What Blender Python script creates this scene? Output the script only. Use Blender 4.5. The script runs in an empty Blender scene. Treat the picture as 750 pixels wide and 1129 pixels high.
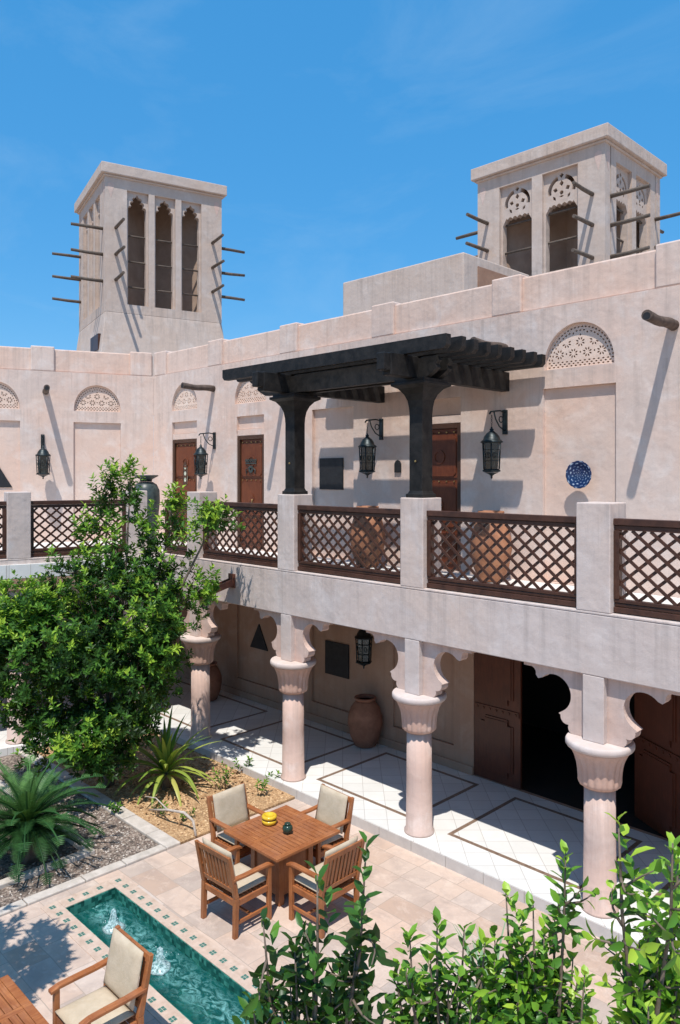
import bpy, bmesh, math, random
from mathutils import Vector, Matrix, noise
R = math.radians
random.seed(7)
scene = bpy.context.scene
COL = scene.collection
CAMZ = 5.25
F = Vector((-0.7096, 0.7046, 0)); RT = Vector((0.7046, 0.7096, 0)); UP = Vector((0, 0, 1))

def at(px, py, d):
    """world point at a given distance along the view"""
    return F*d + RT*((px-375)/835*d) + Vector((0, 0, CAMZ+(524-py)/835*d))

# ------------------------------------------------------------------ materials
def nodes(name):
    m = bpy.data.materials.new(name); m.use_nodes = True
    nt = m.node_tree; nt.nodes.clear()
    out = nt.nodes.new('ShaderNodeOutputMaterial')
    b = nt.nodes.new('ShaderNodeBsdfPrincipled')
    nt.links.new(b.outputs[0], out.inputs[0])
    return m, nt, b, out
def pos(nt, scale=(1,1,1), rot=(0,0,0), obj=False):
    if obj:
        g = nt.nodes.new('ShaderNodeTexCoord').outputs['Object']
    else:
        g = nt.nodes.new('ShaderNodeNewGeometry').outputs['Position']
    mp = nt.nodes.new('ShaderNodeMapping'); mp.inputs['Scale'].default_value = scale; mp.inputs['Rotation'].default_value = rot
    nt.links.new(g, mp.inputs['Vector']); return mp.outputs[0]
def nz(nt, v, scale, detail=5, rough=.6, dist=0):
    n = nt.nodes.new('ShaderNodeTexNoise'); n.inputs['Scale'].default_value = scale
    n.inputs['Detail'].default_value = detail; n.inputs['Roughness'].default_value = rough; n.inputs['Distortion'].default_value = dist
    nt.links.new(v, n.inputs['Vector']); return n.outputs['Fac']
def ramp(nt, f, stops):
    r = nt.nodes.new('ShaderNodeValToRGB'); e = r.color_ramp.elements
    while len(e) < len(stops): e.new(.5)
    for i, (p, c) in enumerate(stops):
        e[i].position = p
        e[i].color = (c[0], c[1], c[2], 1) if hasattr(c, '__len__') else (c, c, c, 1)
    nt.links.new(f, r.inputs[0]); return r.outputs[0]
def mixc(nt, f, a, b, mode='MIX'):
    m = nt.nodes.new('ShaderNodeMix'); m.data_type = 'RGBA'; m.blend_type = mode
    for s, i in ((f, 0), (a, 6), (b, 7)):
        if isinstance(s, (int, float)): m.inputs[i].default_value = s
        elif isinstance(s, tuple): m.inputs[i].default_value = (*s, 1)
        else: nt.links.new(s, m.inputs[i])
    return m.outputs[2]
def bump(nt, b, h, strength=.3, dist=.02, prev=None):
    n = nt.nodes.new('ShaderNodeBump'); n.inputs['Strength'].default_value = strength; n.inputs['Distance'].default_value = dist
    nt.links.new(h, n.inputs['Height'])
    if prev is not None: nt.links.new(prev, n.inputs['Normal'])
    nt.links.new(n.outputs[0], b.inputs['Normal']); return n.outputs[0]

def stucco(name, c, pink, pale, streak=.35, zt=None):
    m, nt, b, o = nodes(name)
    p = pos(nt)
    big = nz(nt, p, .45, 4, .55, .6)
    mid = nz(nt, p, 2.3, 9, .62, .5)
    dk = tuple(x*.72 for x in c)
    col = mixc(nt, ramp(nt, big, [(.40, 0), (.62, .9)]), c, pink)
    col = mixc(nt, ramp(nt, mid, [(.50, 0), (.72, .7)]), col, pale)
    col = mixc(nt, ramp(nt, nz(nt, p, 7, 10, .75, 1.0), [(.52, 0), (.70, .30)]), col, dk)
    st = nz(nt, pos(nt, (5, 5, .22)), 1.7, 7, .7)
    sf = ramp(nt, st, [(.48, 0), (.72, streak)])
    if zt:
        sp = nt.nodes.new('ShaderNodeSeparateXYZ'); nt.links.new(p, sp.inputs[0])
        tot = None
        for z in zt:      # run-off stains just below each ledge
            mr = nt.nodes.new('ShaderNodeMapRange'); mr.inputs[1].default_value = z-1.1; mr.inputs[2].default_value = z; mr.inputs[3].default_value = 0; mr.inputs[4].default_value = 1; mr.clamp = True
            nt.links.new(sp.outputs[2], mr.inputs[0])
            lt_ = nt.nodes.new('ShaderNodeMath'); lt_.operation = 'LESS_THAN'; nt.links.new(sp.outputs[2], lt_.inputs[0]); lt_.inputs[1].default_value = z+.01
            mu = nt.nodes.new('ShaderNodeMath'); mu.operation = 'MULTIPLY'; nt.links.new(mr.outputs[0], mu.inputs[0]); nt.links.new(lt_.outputs[0], mu.inputs[1])
            if tot is None: tot = mu.outputs[0]
            else:
                mx = nt.nodes.new('ShaderNodeMath'); mx.operation = 'MAXIMUM'; nt.links.new(tot, mx.inputs[0]); nt.links.new(mu.outputs[0], mx.inputs[1]); tot = mx.outputs[0]
        ad = nt.nodes.new('ShaderNodeMath'); ad.operation = 'MULTIPLY_ADD'; nt.links.new(tot, ad.inputs[0]); ad.inputs[1].default_value = .9; ad.inputs[2].default_value = .25
        m3 = nt.nodes.new('ShaderNodeMath'); m3.operation = 'MULTIPLY'; nt.links.new(ad.outputs[0], m3.inputs[0]); nt.links.new(sf, m3.inputs[1]); sf = m3.outputs[0]
    col = mixc(nt, sf, col, tuple(x*.58 for x in c))
    fine = nz(nt, p, 42, 4, .7)
    col = mixc(nt, ramp(nt, fine, [(.3, .12), (.55, 0)]), col, tuple(x*.6 for x in c))
    nt.links.new(col, b.inputs['Base Color'])
    b.inputs['Roughness'].default_value = .92; b.inputs['Specular IOR Level'].default_value = .15
    n1 = bump(nt, b, nz(nt, p, 1.8, 3), .6, .05)
    n2 = bump(nt, b, nz(nt, p, 7, 6, .6, .3), .25, .012, n1)
    bump(nt, b, nz(nt, p, 45, 6, .75), .4, .006, n2)
    return m
def simple(name, c1, c2, sc=8, rough=.6, bs=.25, stretch=(1,1,1), obj=False, spec=.4, bd=.004, bscale=None, metallic=0, dist=.3):
    m, nt, b, o = nodes(name)
    p = pos(nt, stretch, obj=obj)
    f = nz(nt, p, sc, 6, .65, dist)
    nt.links.new(ramp(nt, f, [(.3, c1), (.7, c2)]), b.inputs['Base Color'])
    b.inputs['Roughness'].default_value = rough; b.inputs['Specular IOR Level'].default_value = spec; b.inputs['Metallic'].default_value = metallic
    bump(nt, b, nz(nt, p, bscale or sc*3, 5, .7), bs, bd)
    return m

M = {}
M['wall'] = stucco('pink_stucco', (.66,.525,.455), (.71,.50,.40), (.74,.65,.60), .5, (7.86, 8.47, 6.88))
M['peach'] = stucco('peach_stucco', (.69,.525,.44), (.71,.49,.385), (.75,.635,.57), .45, (8.47,))
M['band'] = stucco('pale_stucco', (.59,.50,.46), (.61,.485,.42), (.67,.60,.57), .5, (3.66, 4.92))
M['tower'] = stucco('tower_stucco', (.53,.44,.385), (.54,.42,.345), (.61,.53,.48), .55, (13.0, 10.2, 9.85))
M['column'] = stucco('column_stucco', (.60,.46,.40), (.61,.425,.35), (.69,.58,.53), .6, (1.62, 2.9, .45))
M['capital'] = stucco('capital_stucco', (.56,.385,.315), (.54,.34,.26), (.63,.50,.44), .5, (2.06,))
M['lower'] = stucco('shaded_gallery_stucco', (.41,.27,.195), (.38,.22,.145), (.46,.33,.25), .35)  # shade of the gallery put into a darker stucco colour
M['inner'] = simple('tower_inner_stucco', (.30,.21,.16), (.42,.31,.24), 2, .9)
M['screen'] = stucco('screen_plaster', (.74,.57,.47), (.74,.52,.40), (.78,.66,.57), .1)
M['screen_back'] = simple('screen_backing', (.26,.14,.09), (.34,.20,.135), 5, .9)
M['pergola'] = simple('black_stained_timber', (.005,.005,.005), (.028,.025,.023), 7, .55, .5, (1,1,1), spec=.25, bscale=24, bd=.006)
M['rail'] = simple('dark_brown_timber', (.035,.013,.008), (.085,.034,.02), 7, .45, .3, spec=.45)
M['spout'] = simple('grey_brown_pole', (.055,.038,.03), (.14,.10,.08), 9, .8, .5)
M['towerpole'] = simple('weathered_pole', (.07,.055,.045), (.15,.115,.09), 9, .8, .5)
M['black'] = simple('black_slate_panel', (.008,.008,.009), (.022,.022,.024), 12, .6, .4)
M['lantern'] = simple('verdigris_black_metal', (.005,.009,.011), (.018,.032,.037), 14, .42, .3, spec=.5, metallic=.4)
M['lglass'] = simple('smoky_lantern_glass', (.006,.012,.014), (.025,.045,.05), 20, .12, .1, spec=.8)
M['jar'] = simple('terracotta_jar', (.25,.10,.05), (.42,.19,.10), 6, .75, .4)
M['jardark'] = simple('dark_terracotta', (.20,.085,.05), (.33,.15,.09), 6, .75, .4)
M['urn'] = simple('dark_bronze_urn', (.02,.03,.03), (.06,.08,.075), 9, .4, .3)
M['dark'] = simple('painted_room_darkness', (.02,.015,.012), (.03,.02,.015), 3, .95)  # near-black colour stands in for the unlit room
M['concrete'] = simple('roof_screed', (.42,.36,.32), (.52,.46,.42), 2, .95)
M['stripe'] = simple('brown_stone_inlay', (.13,.08,.055), (.30,.21,.15), 25, .4, .1)
M['kerb'] = simple('pale_stone_kerb', (.42,.37,.32), (.62,.55,.49), 7, .85, .5)
M['cream'] = simple('beige_cushion_cloth', (.45,.36,.25), (.56,.46,.34), 7, .95, .5, bscale=9, bd=.014, obj=True)
M['bark'] = simple('tree_bark', (.10,.075,.055), (.22,.17,.13), 12, .9, .8)
M['palebark'] = simple('pale_dry_wood', (.35,.29,.24), (.58,.50,.43), 12, .9, .6)
M['yellow'] = simple('yellow_glaze', (.62,.38,.02), (.75,.50,.04), 9, .2, .05, obj=True)
M['brownglaze'] = simple('brown_glaze', (.12,.06,.02), (.18,.09,.03), 9, .2, .05, obj=True)
M['darkgreen'] = simple('dark_green_glass', (.01,.03,.02), (.04,.07,.05), 12, .2, .1, obj=True)
M['brass'] = simple('aged_brass', (.30,.20,.08), (.45,.33,.14), 12, .4, .1, metallic=.8)
M['foam'] = simple('white_foam', (.75,.85,.85), (.9,.95,.95), 20, .6, .4)
M['parchment'] = simple('pale_painted_medallion', (.55,.58,.42), (.75,.78,.62), 30, .5, .1)

def wood(name, dark, light, along='y', sc=1.0, rough=.45):
    m, nt, b, o = nodes(name)
    s = {'x': (1.2,14,14), 'y': (14,1.2,14), 'z': (14,14,1.2)}[along]
    p = pos(nt, s, obj=True)
    f = nz(nt, p, 2.2*sc, 8, .7, 1.2)
    f2 = nz(nt, pos(nt, obj=True), 5, 3)
    col = ramp(nt, f, [(.25, dark), (.55, tuple((a+b_)/2 for a, b_ in zip(dark, light))), (.8, light)])
    col = mixc(nt, ramp(nt, f2, [(.35, 0), (.7, .55)]), col, tuple(x*.9 for x in dark))
    col = mixc(nt, ramp(nt, nz(nt, pos(nt), 3.3, 6, .7, .5), [(.45, 0), (.7, .30)]), col, tuple((x+y)/2*.8+.09 for x, y in zip(dark, light)) if light[0] > .4 else dark)
    nt.links.new(col, b.inputs['Base Color'])
    b.inputs['Roughness'].default_value = rough; b.inputs['Specular IOR Level'].default_value = .4
    bump(nt, b, f, .25, .003); return m
M['teak'] = wood('oiled_teak', (.22,.06,.018), (.54,.21,.07), 'y')
M['teakz'] = wood('oiled_teak_upright', (.22,.065,.02), (.54,.215,.075), 'z')
M['door'] = wood('red_brown_door_wood', (.10,.022,.008), (.24,.068,.024), 'z', rough=.4)
M['doordark'] = wood('dark_red_door_wood', (.06,.016,.008), (.17,.045,.02), 'z', rough=.35)
M['frame'] = wood('door_frame_wood', (.045,.02,.012), (.12,.055,.03), 'z')
M['gutter'] = wood('red_brown_gutter', (.10,.035,.02), (.22,.08,.05), 'y')

def m_paving():
    m, nt, b, o = nodes('courtyard_flagstone')
    p = pos(nt)
    vv = nt.nodes.new('ShaderNodeVectorMath'); vv.operation = 'ADD'
    nn = nt.nodes.new('ShaderNodeTexNoise'); nn.inputs['Scale'].default_value = 1.4; nn.inputs['Detail'].default_value = 3
    nt.links.new(p, nn.inputs['Vector'])
    sc = nt.nodes.new('ShaderNodeVectorMath'); sc.operation = 'SCALE'; sc.inputs[3].default_value = .05
    nt.links.new(nn.outputs['Color'], sc.inputs[0]); nt.links.new(p, vv.inputs[0]); nt.links.new(sc.outputs[0], vv.inputs[1])
    br = nt.nodes.new('ShaderNodeTexBrick'); nt.links.new(vv.outputs[0], br.inputs['Vector'])
    br.inputs['Scale'].default_value = 1; br.inputs['Brick Width'].default_value = .62; br.inputs['Row Height'].default_value = .36
    br.inputs['Mortar Size'].default_value = .006; br.inputs['Mortar Smooth'].default_value = .3
    br.offset = .37; br.squash = .65; br.squash_frequency = 3
    br.inputs['Color1'].default_value = (0,0,0,1); br.inputs['Color2'].default_value = (1,1,1,1); br.inputs['Mortar'].default_value = (.5,.5,.5,1)
    col = ramp(nt, br.outputs['Color'], [(0, (.47,.33,.25)), (.28, (.60,.46,.37)), (.5, (.42,.34,.29)), (.75, (.61,.44,.34)), (1, (.54,.45,.39))])
    blo = nz(nt, p, 2.2, 9, .66, .5)
    col = mixc(nt, ramp(nt, blo, [(.46, 0), (.68, .6)]), col, (.34,.26,.22))
    blo2 = nz(nt, p, 4.0, 9, .75, .3)
    col = mixc(nt, ramp(nt, blo2, [(.50, 0), (.70, .55)]), col, (.72,.58,.48))
    col = mixc(nt, br.outputs['Fac'], col, (.40,.31,.25))
    nt.links.new(col, b.inputs['Base Color']); b.inputs['Roughness'].default_value = .8
    n1 = bump(nt, b, br.outputs['Fac'], -.5, .006) if False else bump(nt, b, nz(nt, p, 9, 8, .7), .6, .012)
    return m
M['paving'] = m_paving()
def m_tile():
    m, nt, b, o = nodes('white_floor_tile')
    p = pos(nt, rot=(0,0,R(45)))
    br = nt.nodes.new('ShaderNodeTexBrick'); nt.links.new(p, br.inputs['Vector']); br.offset = 0
    br.inputs['Scale'].default_value = 1; br.inputs['Brick Width'].default_value = .33; br.inputs['Row Height'].default_value = .33
    br.inputs['Mortar Size'].default_value = .005; br.inputs['Bias'].default_value = 0
    br.inputs['Color1'].default_value = (.70,.69,.66,1); br.inputs['Color2'].default_value = (.78,.77,.74,1); br.inputs['Mortar'].default_value = (.48,.45,.42,1)
    col = mixc(nt, ramp(nt, nz(nt, pos(nt), 3, 6, .7), [(.4, 0), (.8, .4)]), br.outputs['Color'], (.58,.55,.50))
    nt.links.new(col, b.inputs['Base Color']); b.inputs['Roughness'].default_value = .38
    bump(nt, b, nz(nt, pos(nt), 20), .08, .004); return m
M['tile'] = m_tile()
def m_mosaic():
    m, nt, b, o = nodes('green_pool_mosaic')
    p = pos(nt); br = nt.nodes.new('ShaderNodeTexVoronoi'); br.inputs['Scale'].default_value = 22; br.inputs['Randomness'].default_value = .15
    nt.links.new(p, br.inputs['Vector'])
    f = nt.nodes.new('ShaderNodeSeparateColor'); nt.links.new(br.outputs['Color'], f.inputs[0])
    col = ramp(nt, f.outputs[0], [(0, (.004,.045,.035)), (.5, (.012,.11,.085)), (1, (.06,.27,.21))])
    nt.links.new(col, b.inputs['Base Color']); b.inputs['Roughness'].default_value = .3
    return m
M['mosaic'] = m_mosaic()
def m_water():
    m = bpy.data.materials.new('rippled_pool_water'); m.use_nodes = True; nt = m.node_tree; nt.nodes.clear()
    out = nt.nodes.new('ShaderNodeOutputMaterial')
    tr = nt.nodes.new('ShaderNodeBsdfTransparent'); tr.inputs[0].default_value = (.25,.66,.62,1)
    gl = nt.nodes.new('ShaderNodeBsdfGlossy'); gl.inputs['Roughness'].default_value = .06
    df = nt.nodes.new('ShaderNodeBsdfDiffuse')
    p = pos(nt)
    h = nz(nt, p, 7, 4, .6, .9)
    bp = nt.nodes.new('ShaderNodeBump'); bp.inputs['Strength'].default_value = .9; bp.inputs['Distance'].default_value = .03
    nt.links.new(h, bp.inputs['Height']); nt.links.new(bp.outputs[0], gl.inputs['Normal'])
    fr = nt.nodes.new('ShaderNodeFresnel'); fr.inputs[0].default_value = 1.4; nt.links.new(bp.outputs[0], fr.inputs['Normal'])
    nt.links.new(ramp(nt, nz(nt, p, 3, 3), [(0, (.006,.10,.095)), (1, (.02,.20,.18))]), df.inputs[0])
    m0 = nt.nodes.new('ShaderNodeMixShader'); m0.inputs[0].default_value = .42
    nt.links.new(tr.outputs[0], m0.inputs[1]); nt.links.new(df.outputs[0], m0.inputs[2])
    m1 = nt.nodes.new('ShaderNodeMixShader'); nt.links.new(fr.outputs[0], m1.inputs[0])
    nt.links.new(m0.outputs[0], m1.inputs[1]); nt.links.new(gl.outputs[0], m1.inputs[2])
    # froth and glints painted as pale streaks along the middle of the rill
    fo = nt.nodes.new('ShaderNodeBsdfDiffuse'); fo.inputs[0].default_value = (.24,.55,.53,1)
    sx = nt.nodes.new('ShaderNodeSeparateXYZ'); nt.links.new(p, sx.inputs[0])
    mr = nt.nodes.new('ShaderNodeMath'); mr.operation = 'SUBTRACT'; nt.links.new(sx.outputs[1], mr.inputs[0]); mr.inputs[1].default_value = 4.5
    ab = nt.nodes.new('ShaderNodeMath'); ab.operation = 'ABSOLUTE'; nt.links.new(mr.outputs[0], ab.inputs[0])
    band = ramp(nt, ab.outputs[0], [(.02, 1), (.27, 0)])
    cr = ramp(nt, nz(nt, pos(nt, (1,1.6,1)), 6.5, 6, .7, 1.6), [(.44, 0), (.70, .85)])
    mu = nt.nodes.new('ShaderNodeMath'); mu.operation = 'MULTIPLY'; nt.links.new(band, mu.inputs[0]); nt.links.new(cr, mu.inputs[1])
    m2 = nt.nodes.new('ShaderNodeMixShader'); nt.links.new(mu.outputs[0], m2.inputs[0])
    nt.links.new(m1.outputs[0], m2.inputs[1]); nt.links.new(fo.outputs[0], m2.inputs[2])
    nt.links.new(m2.outputs[0], out.inputs[0]); return m
M['water'] = m_water()
def m_soil(name, stops, sc, bstr=.9):
    m, nt, b, o = nodes(name)
    p = pos(nt)
    v = nt.nodes.new('ShaderNodeTexVoronoi'); v.inputs['Scale'].default_value = sc; nt.links.new(p, v.inputs['Vector'])
    s = nt.nodes.new('ShaderNodeSeparateColor'); nt.links.new(v.outputs['Color'], s.inputs[0])
    col = ramp(nt, s.outputs[0], stops)
    col = mixc(nt, ramp(nt, nz(nt, p, 1.5, 6, .7), [(.4, 0), (.7, .5)]), col, tuple(x*.5 for x in stops[0][1]))
    nt.links.new(col, b.inputs['Base Color']); b.inputs['Roughness'].default_value = .95
    n1 = bump(nt, b, v.outputs['Distance'], -bstr, .02)
    bump(nt, b, nz(nt, p, 12, 7, .7), .8, .03, n1); return m
M['soil'] = m_soil('sandy_mulch_soil', [(0, (.30,.17,.08)), (.5, (.46,.28,.14)), (1, (.60,.40,.22))], 45)
M['gravel'] = m_soil('brown_gravel', [(0, (.07,.055,.045)), (.5, (.20,.15,.12)), (1, (.40,.33,.27))], 32)
def m_attr(name, stops, rough=.8, transl=0, spec=.3, bumpy=True):
    m, nt, b, o = nodes(name)
    a = nt.nodes.new('ShaderNodeAttribute'); a.attribute_name = 'tone'
    col = ramp(nt, a.outputs['Fac'], stops)
    nt.links.new(col, b.inputs['Base Color']); b.inputs['Roughness'].default_value = rough; b.inputs['Specular IOR Level'].default_value = spec
    if transl:
        t = nt.nodes.new('ShaderNodeBsdfTranslucent')
        br = mixc(nt, .5, col, (.25,.42,.02), 'MIX'); nt.links.new(br, t.inputs[0])
        mx = nt.nodes.new('ShaderNodeMixShader'); mx.inputs[0].default_value = transl
        nt.links.new(b.outputs[0], mx.inputs[1]); nt.links.new(t.outputs[0], mx.inputs[2]); nt.links.new(mx.outputs[0], o.inputs[0])
    return m
M['pebble'] = m_attr('pebble_stone', [(0, (.06,.05,.045)), (.45, (.20,.14,.11)), (.8, (.36,.29,.24)), (1, (.60,.54,.48))])
M['chip'] = m_attr('mulch_chip', [(0, (.20,.10,.05)), (.5, (.46,.28,.14)), (1, (.68,.48,.28))])
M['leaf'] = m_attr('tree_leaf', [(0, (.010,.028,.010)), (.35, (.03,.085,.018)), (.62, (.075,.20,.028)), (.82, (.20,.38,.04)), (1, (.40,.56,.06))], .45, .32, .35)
M['nearleaf'] = m_attr('glossy_shrub_leaf', [(0, (.008,.03,.012)), (.32, (.026,.095,.020)), (.60, (.075,.215,.028)), (.84, (.20,.41,.035)), (1, (.42,.60,.06))], .4, .32, .4)
M['cycad'] = m_attr('cycad_frond', [(0, (.007,.026,.010)), (.55, (.035,.11,.03)), (1, (.14,.28,.08))], .5, .14, .22)
M['strap'] = m_attr('strap_leaf', [(0, (.03,.08,.015)), (.45, (.14,.26,.03)), (.75, (.42,.46,.09)), (1, (.62,.42,.17))], .45, .22, .4)
M['agave'] = m_attr('silvery_spike_leaf', [(0, (.10,.19,.10)), (1, (.30,.42,.24))], .5, .15, .3)
def m_plate():
    m, nt, b, o = nodes('blue_painted_ceramic')
    tc = nt.nodes.new('ShaderNodeTexCoord'); v = tc.outputs['Object']
    sx = nt.nodes.new('ShaderNodeSeparateXYZ'); nt.links.new(v, sx.inputs[0])
    def mt(op, a, b_=None):
        n = nt.nodes.new('ShaderNodeMath'); n.operation = op
        for i, s in enumerate((a, b_)):
            if s is None: continue
            if isinstance(s, (int, float)): n.inputs[i].default_value = s
            else: nt.links.new(s, n.inputs[i])
        return n.outputs[0]
    r = mt('SQRT', mt('ADD', mt('MULTIPLY', sx.outputs[0], sx.outputs[0]), mt('MULTIPLY', sx.outputs[2], sx.outputs[2])))
    th = mt('ARCTAN2', sx.outputs[2], sx.outputs[0])
    pat = mt('MULTIPLY', mt('SINE', mt('MULTIPLY', r, 120)), mt('SINE', mt('MULTIPLY', th, 8)))
    sw = nz(nt, v, 18, 3, .5, 2.0)
    f = mt('ADD', mt('MULTIPLY', pat, .35), sw)
    col = ramp(nt, f, [(.56, (.012,.028,.09)), (.72, (.05,.09,.20)), (.88, (.40,.46,.54))])
    nt.links.new(col, b.inputs['Base Color']); b.inputs['Roughness'].default_value = .2
    return m
M['plate'] = m_plate()

# ------------------------------------------------------------------ mesh helpers
class Frame:
    """u along e, v up, w outwards (e x up)"""
    def __init__(s, o, e): s.o = Vector((o[0], o[1], 0)); s.e = Vector((e[0], e[1], 0)).normalized(); s.n = s.e.cross(UP)
    def __call__(s, u, v, w=0): return s.o + s.e*u + UP*v + s.n*w
WORLD = Frame((0,0), (1,0))

class MB:
    def __init__(s): s.v = []; s.f = []; s.tone = []; s.smooth = []; s.mi = []; s.cur = 0
    def add(s, vs, fs, tone=0, smooth=False):
        o = len(s.v); s.v += [Vector(v) for v in vs]
        for f in fs: s.f.append([i+o for i in f]); s.tone.append(tone); s.smooth.append(smooth); s.mi.append(s.cur)
        return s
    def hexa(s, c, tone=0): return s.add(c, [(0,3,2,1),(4,5,6,7),(0,1,5,4),(1,2,6,5),(2,3,7,6),(3,0,4,7)], tone)
    def box(s, x0, x1, y0, y1, z0, z1):
        return s.hexa([(x0,y0,z0),(x1,y0,z0),(x1,y1,z0),(x0,y1,z0),(x0,y0,z1),(x1,y0,z1),(x1,y1,z1),(x0,y1,z1)])
    def fbox(s, fr, u0, u1, v0, v1, w0, w1):
        # w0 < w1 ; w outward
        return s.hexa([fr(u0,v0,w1),fr(u1,v0,w1),fr(u1,v0,w0),fr(u0,v0,w0),fr(u0,v1,w1),fr(u1,v1,w1),fr(u1,v1,w0),fr(u0,v1,w0)])
    def beam(s, a, b, w, h, up=UP):
        a = Vector(a); b = Vector(b); d = (b-a).normalized(); x = d.cross(up).normalized(); z = x.cross(d)
        q = [(-w/2,-h/2),(w/2,-h/2),(w/2,h/2),(-w/2,h/2)]
        vs = [a+x*i+z*j for i, j in q]+[b+x*i+z*j for i, j in q]
        return s.add(vs, [(0,1,2,3),(7,6,5,4),(0,4,5,1),(1,5,6,2),(2,6,7,3),(3,7,4,0)])
    def tube(s, pts, rad, n=8, cap=True, smooth=True, tone=0):
        pts = [Vector(p) for p in pts]; vs = []; fs = []
        if not hasattr(rad, '__len__'): rad = [rad]*len(pts)
        ref = None
        for i, p in enumerate(pts):
            t = (pts[min(i+1, len(pts)-1)]-pts[max(i-1, 0)]).normalized()
            if ref is None: ref = t.orthogonal().normalized()
            ref = (ref - t*ref.dot(t))
            ref = ref.normalized() if ref.length > 1e-5 else t.orthogonal().normalized()
            y = t.cross(ref)
            for k in range(n):
                a = 2*math.pi*k/n; vs.append(p+(ref*math.cos(a)+y*math.sin(a))*rad[i])
        for i in range(len(pts)-1):
            for k in range(n):
                a = i*n+k; b = i*n+(k+1) % n; fs.append((a, b, b+n, a+n))
        s.add(vs, fs, tone, smooth)
        if cap:
            o = len(s.v)-len(vs)
            s.f.append([o+k for k in range(n)][::-1]); s.tone.append(tone); s.smooth.append(False); s.mi.append(s.cur)
            s.f.append([o+(len(pts)-1)*n+k for k in range(n)]); s.tone.append(tone); s.smooth.append(False); s.mi.append(s.cur)
        return s
    def lathe(s, prof, c=(0,0,0), n=32, smooth=True, rfun=None, square=False):
        c = Vector(c); vs = []; fs = []
        if square: n = 4
        for (r, z) in prof:
            for k in range(n):
                a = 2*math.pi*k/n + (math.pi/4 if square else 0)
                rr = r*(math.sqrt(2) if square else 1)*(rfun(a, z) if rfun else 1)
                vs.append(c+Vector((rr*math.cos(a), rr*math.sin(a), z)))
        for i in range(len(prof)-1):
            for k in range(n):
                a = i*n+k; b = i*n+(k+1) % n; fs.append((a, b, b+n, a+n))
        s.add(vs, fs, 0, smooth and not square)
        o = len(s.v)-len(vs)
        for ring, rev in ((0, True), (len(prof)-1, False)):
            if prof[ring][0] > 1e-4:
                f = [o+ring*n+k for k in range(n)]
                s.f.append(f[::-1] if rev else f); s.tone.append(0); s.smooth.append(False); s.mi.append(s.cur)
        return s
    def plate(s, fr, outer, holes, w_front, th):
        """a flat slab cut from outlines in the (u, v) plane of the frame"""
        cu = bpy.data.curves.new('t', 'CURVE'); cu.dimensions = '2D'; cu.fill_mode = 'BOTH'; cu.extrude = th/2
        for poly in [outer]+list(holes):
            sp = cu.splines.new('POLY'); sp.points.add(len(poly)-1)
            for i, q in enumerate(poly): sp.points[i].co = (q[0], q[1], 0, 1)
            sp.use_cyclic_u = True
        ob = bpy.data.objects.new('t', cu); COL.objects.link(ob)
        bpy.context.view_layer.update()
        me = bpy.data.meshes.new_from_object(ob.evaluated_get(bpy.context.evaluated_depsgraph_get()))
        s.add([fr(v.co.x, v.co.y, v.co.z-th/2+w_front) for v in me.vertices], [list(p.vertices) for p in me.polygons])
        bpy.data.objects.remove(ob); bpy.data.meshes.remove(me); bpy.data.curves.remove(cu)
        return s
    def prism(s, poly, z0, z1):
        n = len(poly)
        return s.add([(x,y,z0) for x, y in poly]+[(x,y,z1) for x, y in poly],
                     [list(range(n))[::-1], list(range(n, 2*n))]+[(i,(i+1) % n,(i+1) % n+n,i+n) for i in range(n)])
    def leaf(s, p, d, up, L, W, tone, droop=.15, shape=1):
        d = d.normalized(); x = d.cross(up)
        if x.length < 1e-4: x = d.orthogonal()
        x.normalize(); n = x.cross(d)
        if shape == 0:
            a = p; b = p+d*L*.5+x*W/2+n*W*.18; c = p+d*L-n*L*droop; e = p+d*L*.5-x*W/2+n*W*.18
            return s.add([a,b,c,e], [(0,1,2),(0,2,3)], tone)
        m1 = p+d*L*.35; m2 = p+d*L*.72-n*L*droop*.4; t = p+d*L-n*L*droop
        return s.add([p, m1+x*W*.46+n*W*.16, m1-x*W*.46+n*W*.16, m1, m2+x*W*.40+n*W*.14, m2-x*W*.40+n*W*.14, m2, t],
                     [(0,3,1),(0,2,3),(1,3,6,4),(3,2,5,6),(4,6,7),(6,5,7)], tone, True)
    def build(s, name, mat, parent=None, bevel=0, label=None):
        me = bpy.data.meshes.new(name)
        off = Vector((0,0,0)); q = parent
        while q is not None: off += q.location; q = q.parent
        me.from_pydata([v-off for v in s.v], [], s.f)
        me.polygons.foreach_set('use_smooth', s.smooth)
        if any(s.tone):
            a = me.attributes.new('tone', 'FLOAT', 'FACE'); a.data.foreach_set('value', s.tone)
        for m_ in (mat if isinstance(mat, (list, tuple)) else [mat]): me.materials.append(m_ if not isinstance(m_, str) else M[m_])
        me.polygons.foreach_set('material_index', s.mi)
        me.update()
        o = bpy.data.objects.new(name, me); COL.objects.link(o); o.parent = parent
        if bevel:
            b = o.modifiers.new('bevel', 'BEVEL'); b.width = bevel; b.segments = 2; b.limit_method = 'ANGLE'; b.angle_limit = R(50)
        if label: o['label'] = label
        return o
def tag(o, label=None, cat=None, group=None, kind=None):
    for k, v in (('label', label), ('category', cat), ('group', group), ('kind', kind)):
        if v: o[k] = v
    return o
def thing(name, loc, label, cat, group=None):
    o = bpy.data.objects.new(name, None); o.empty_display_size = .2; COL.objects.link(o); o.location = loc
    return tag(o, label, cat, group)
def dup(o, parent=None):
    c = o.copy(); COL.objects.link(c); c.parent = parent
    for ch in list(o.children): dup(ch, c)
    return c
def place(o, loc, rz=0, label=None):
    o.location = loc; o.rotation_euler = (0,0,rz)
    if label: o['label'] = label
    return o

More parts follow.
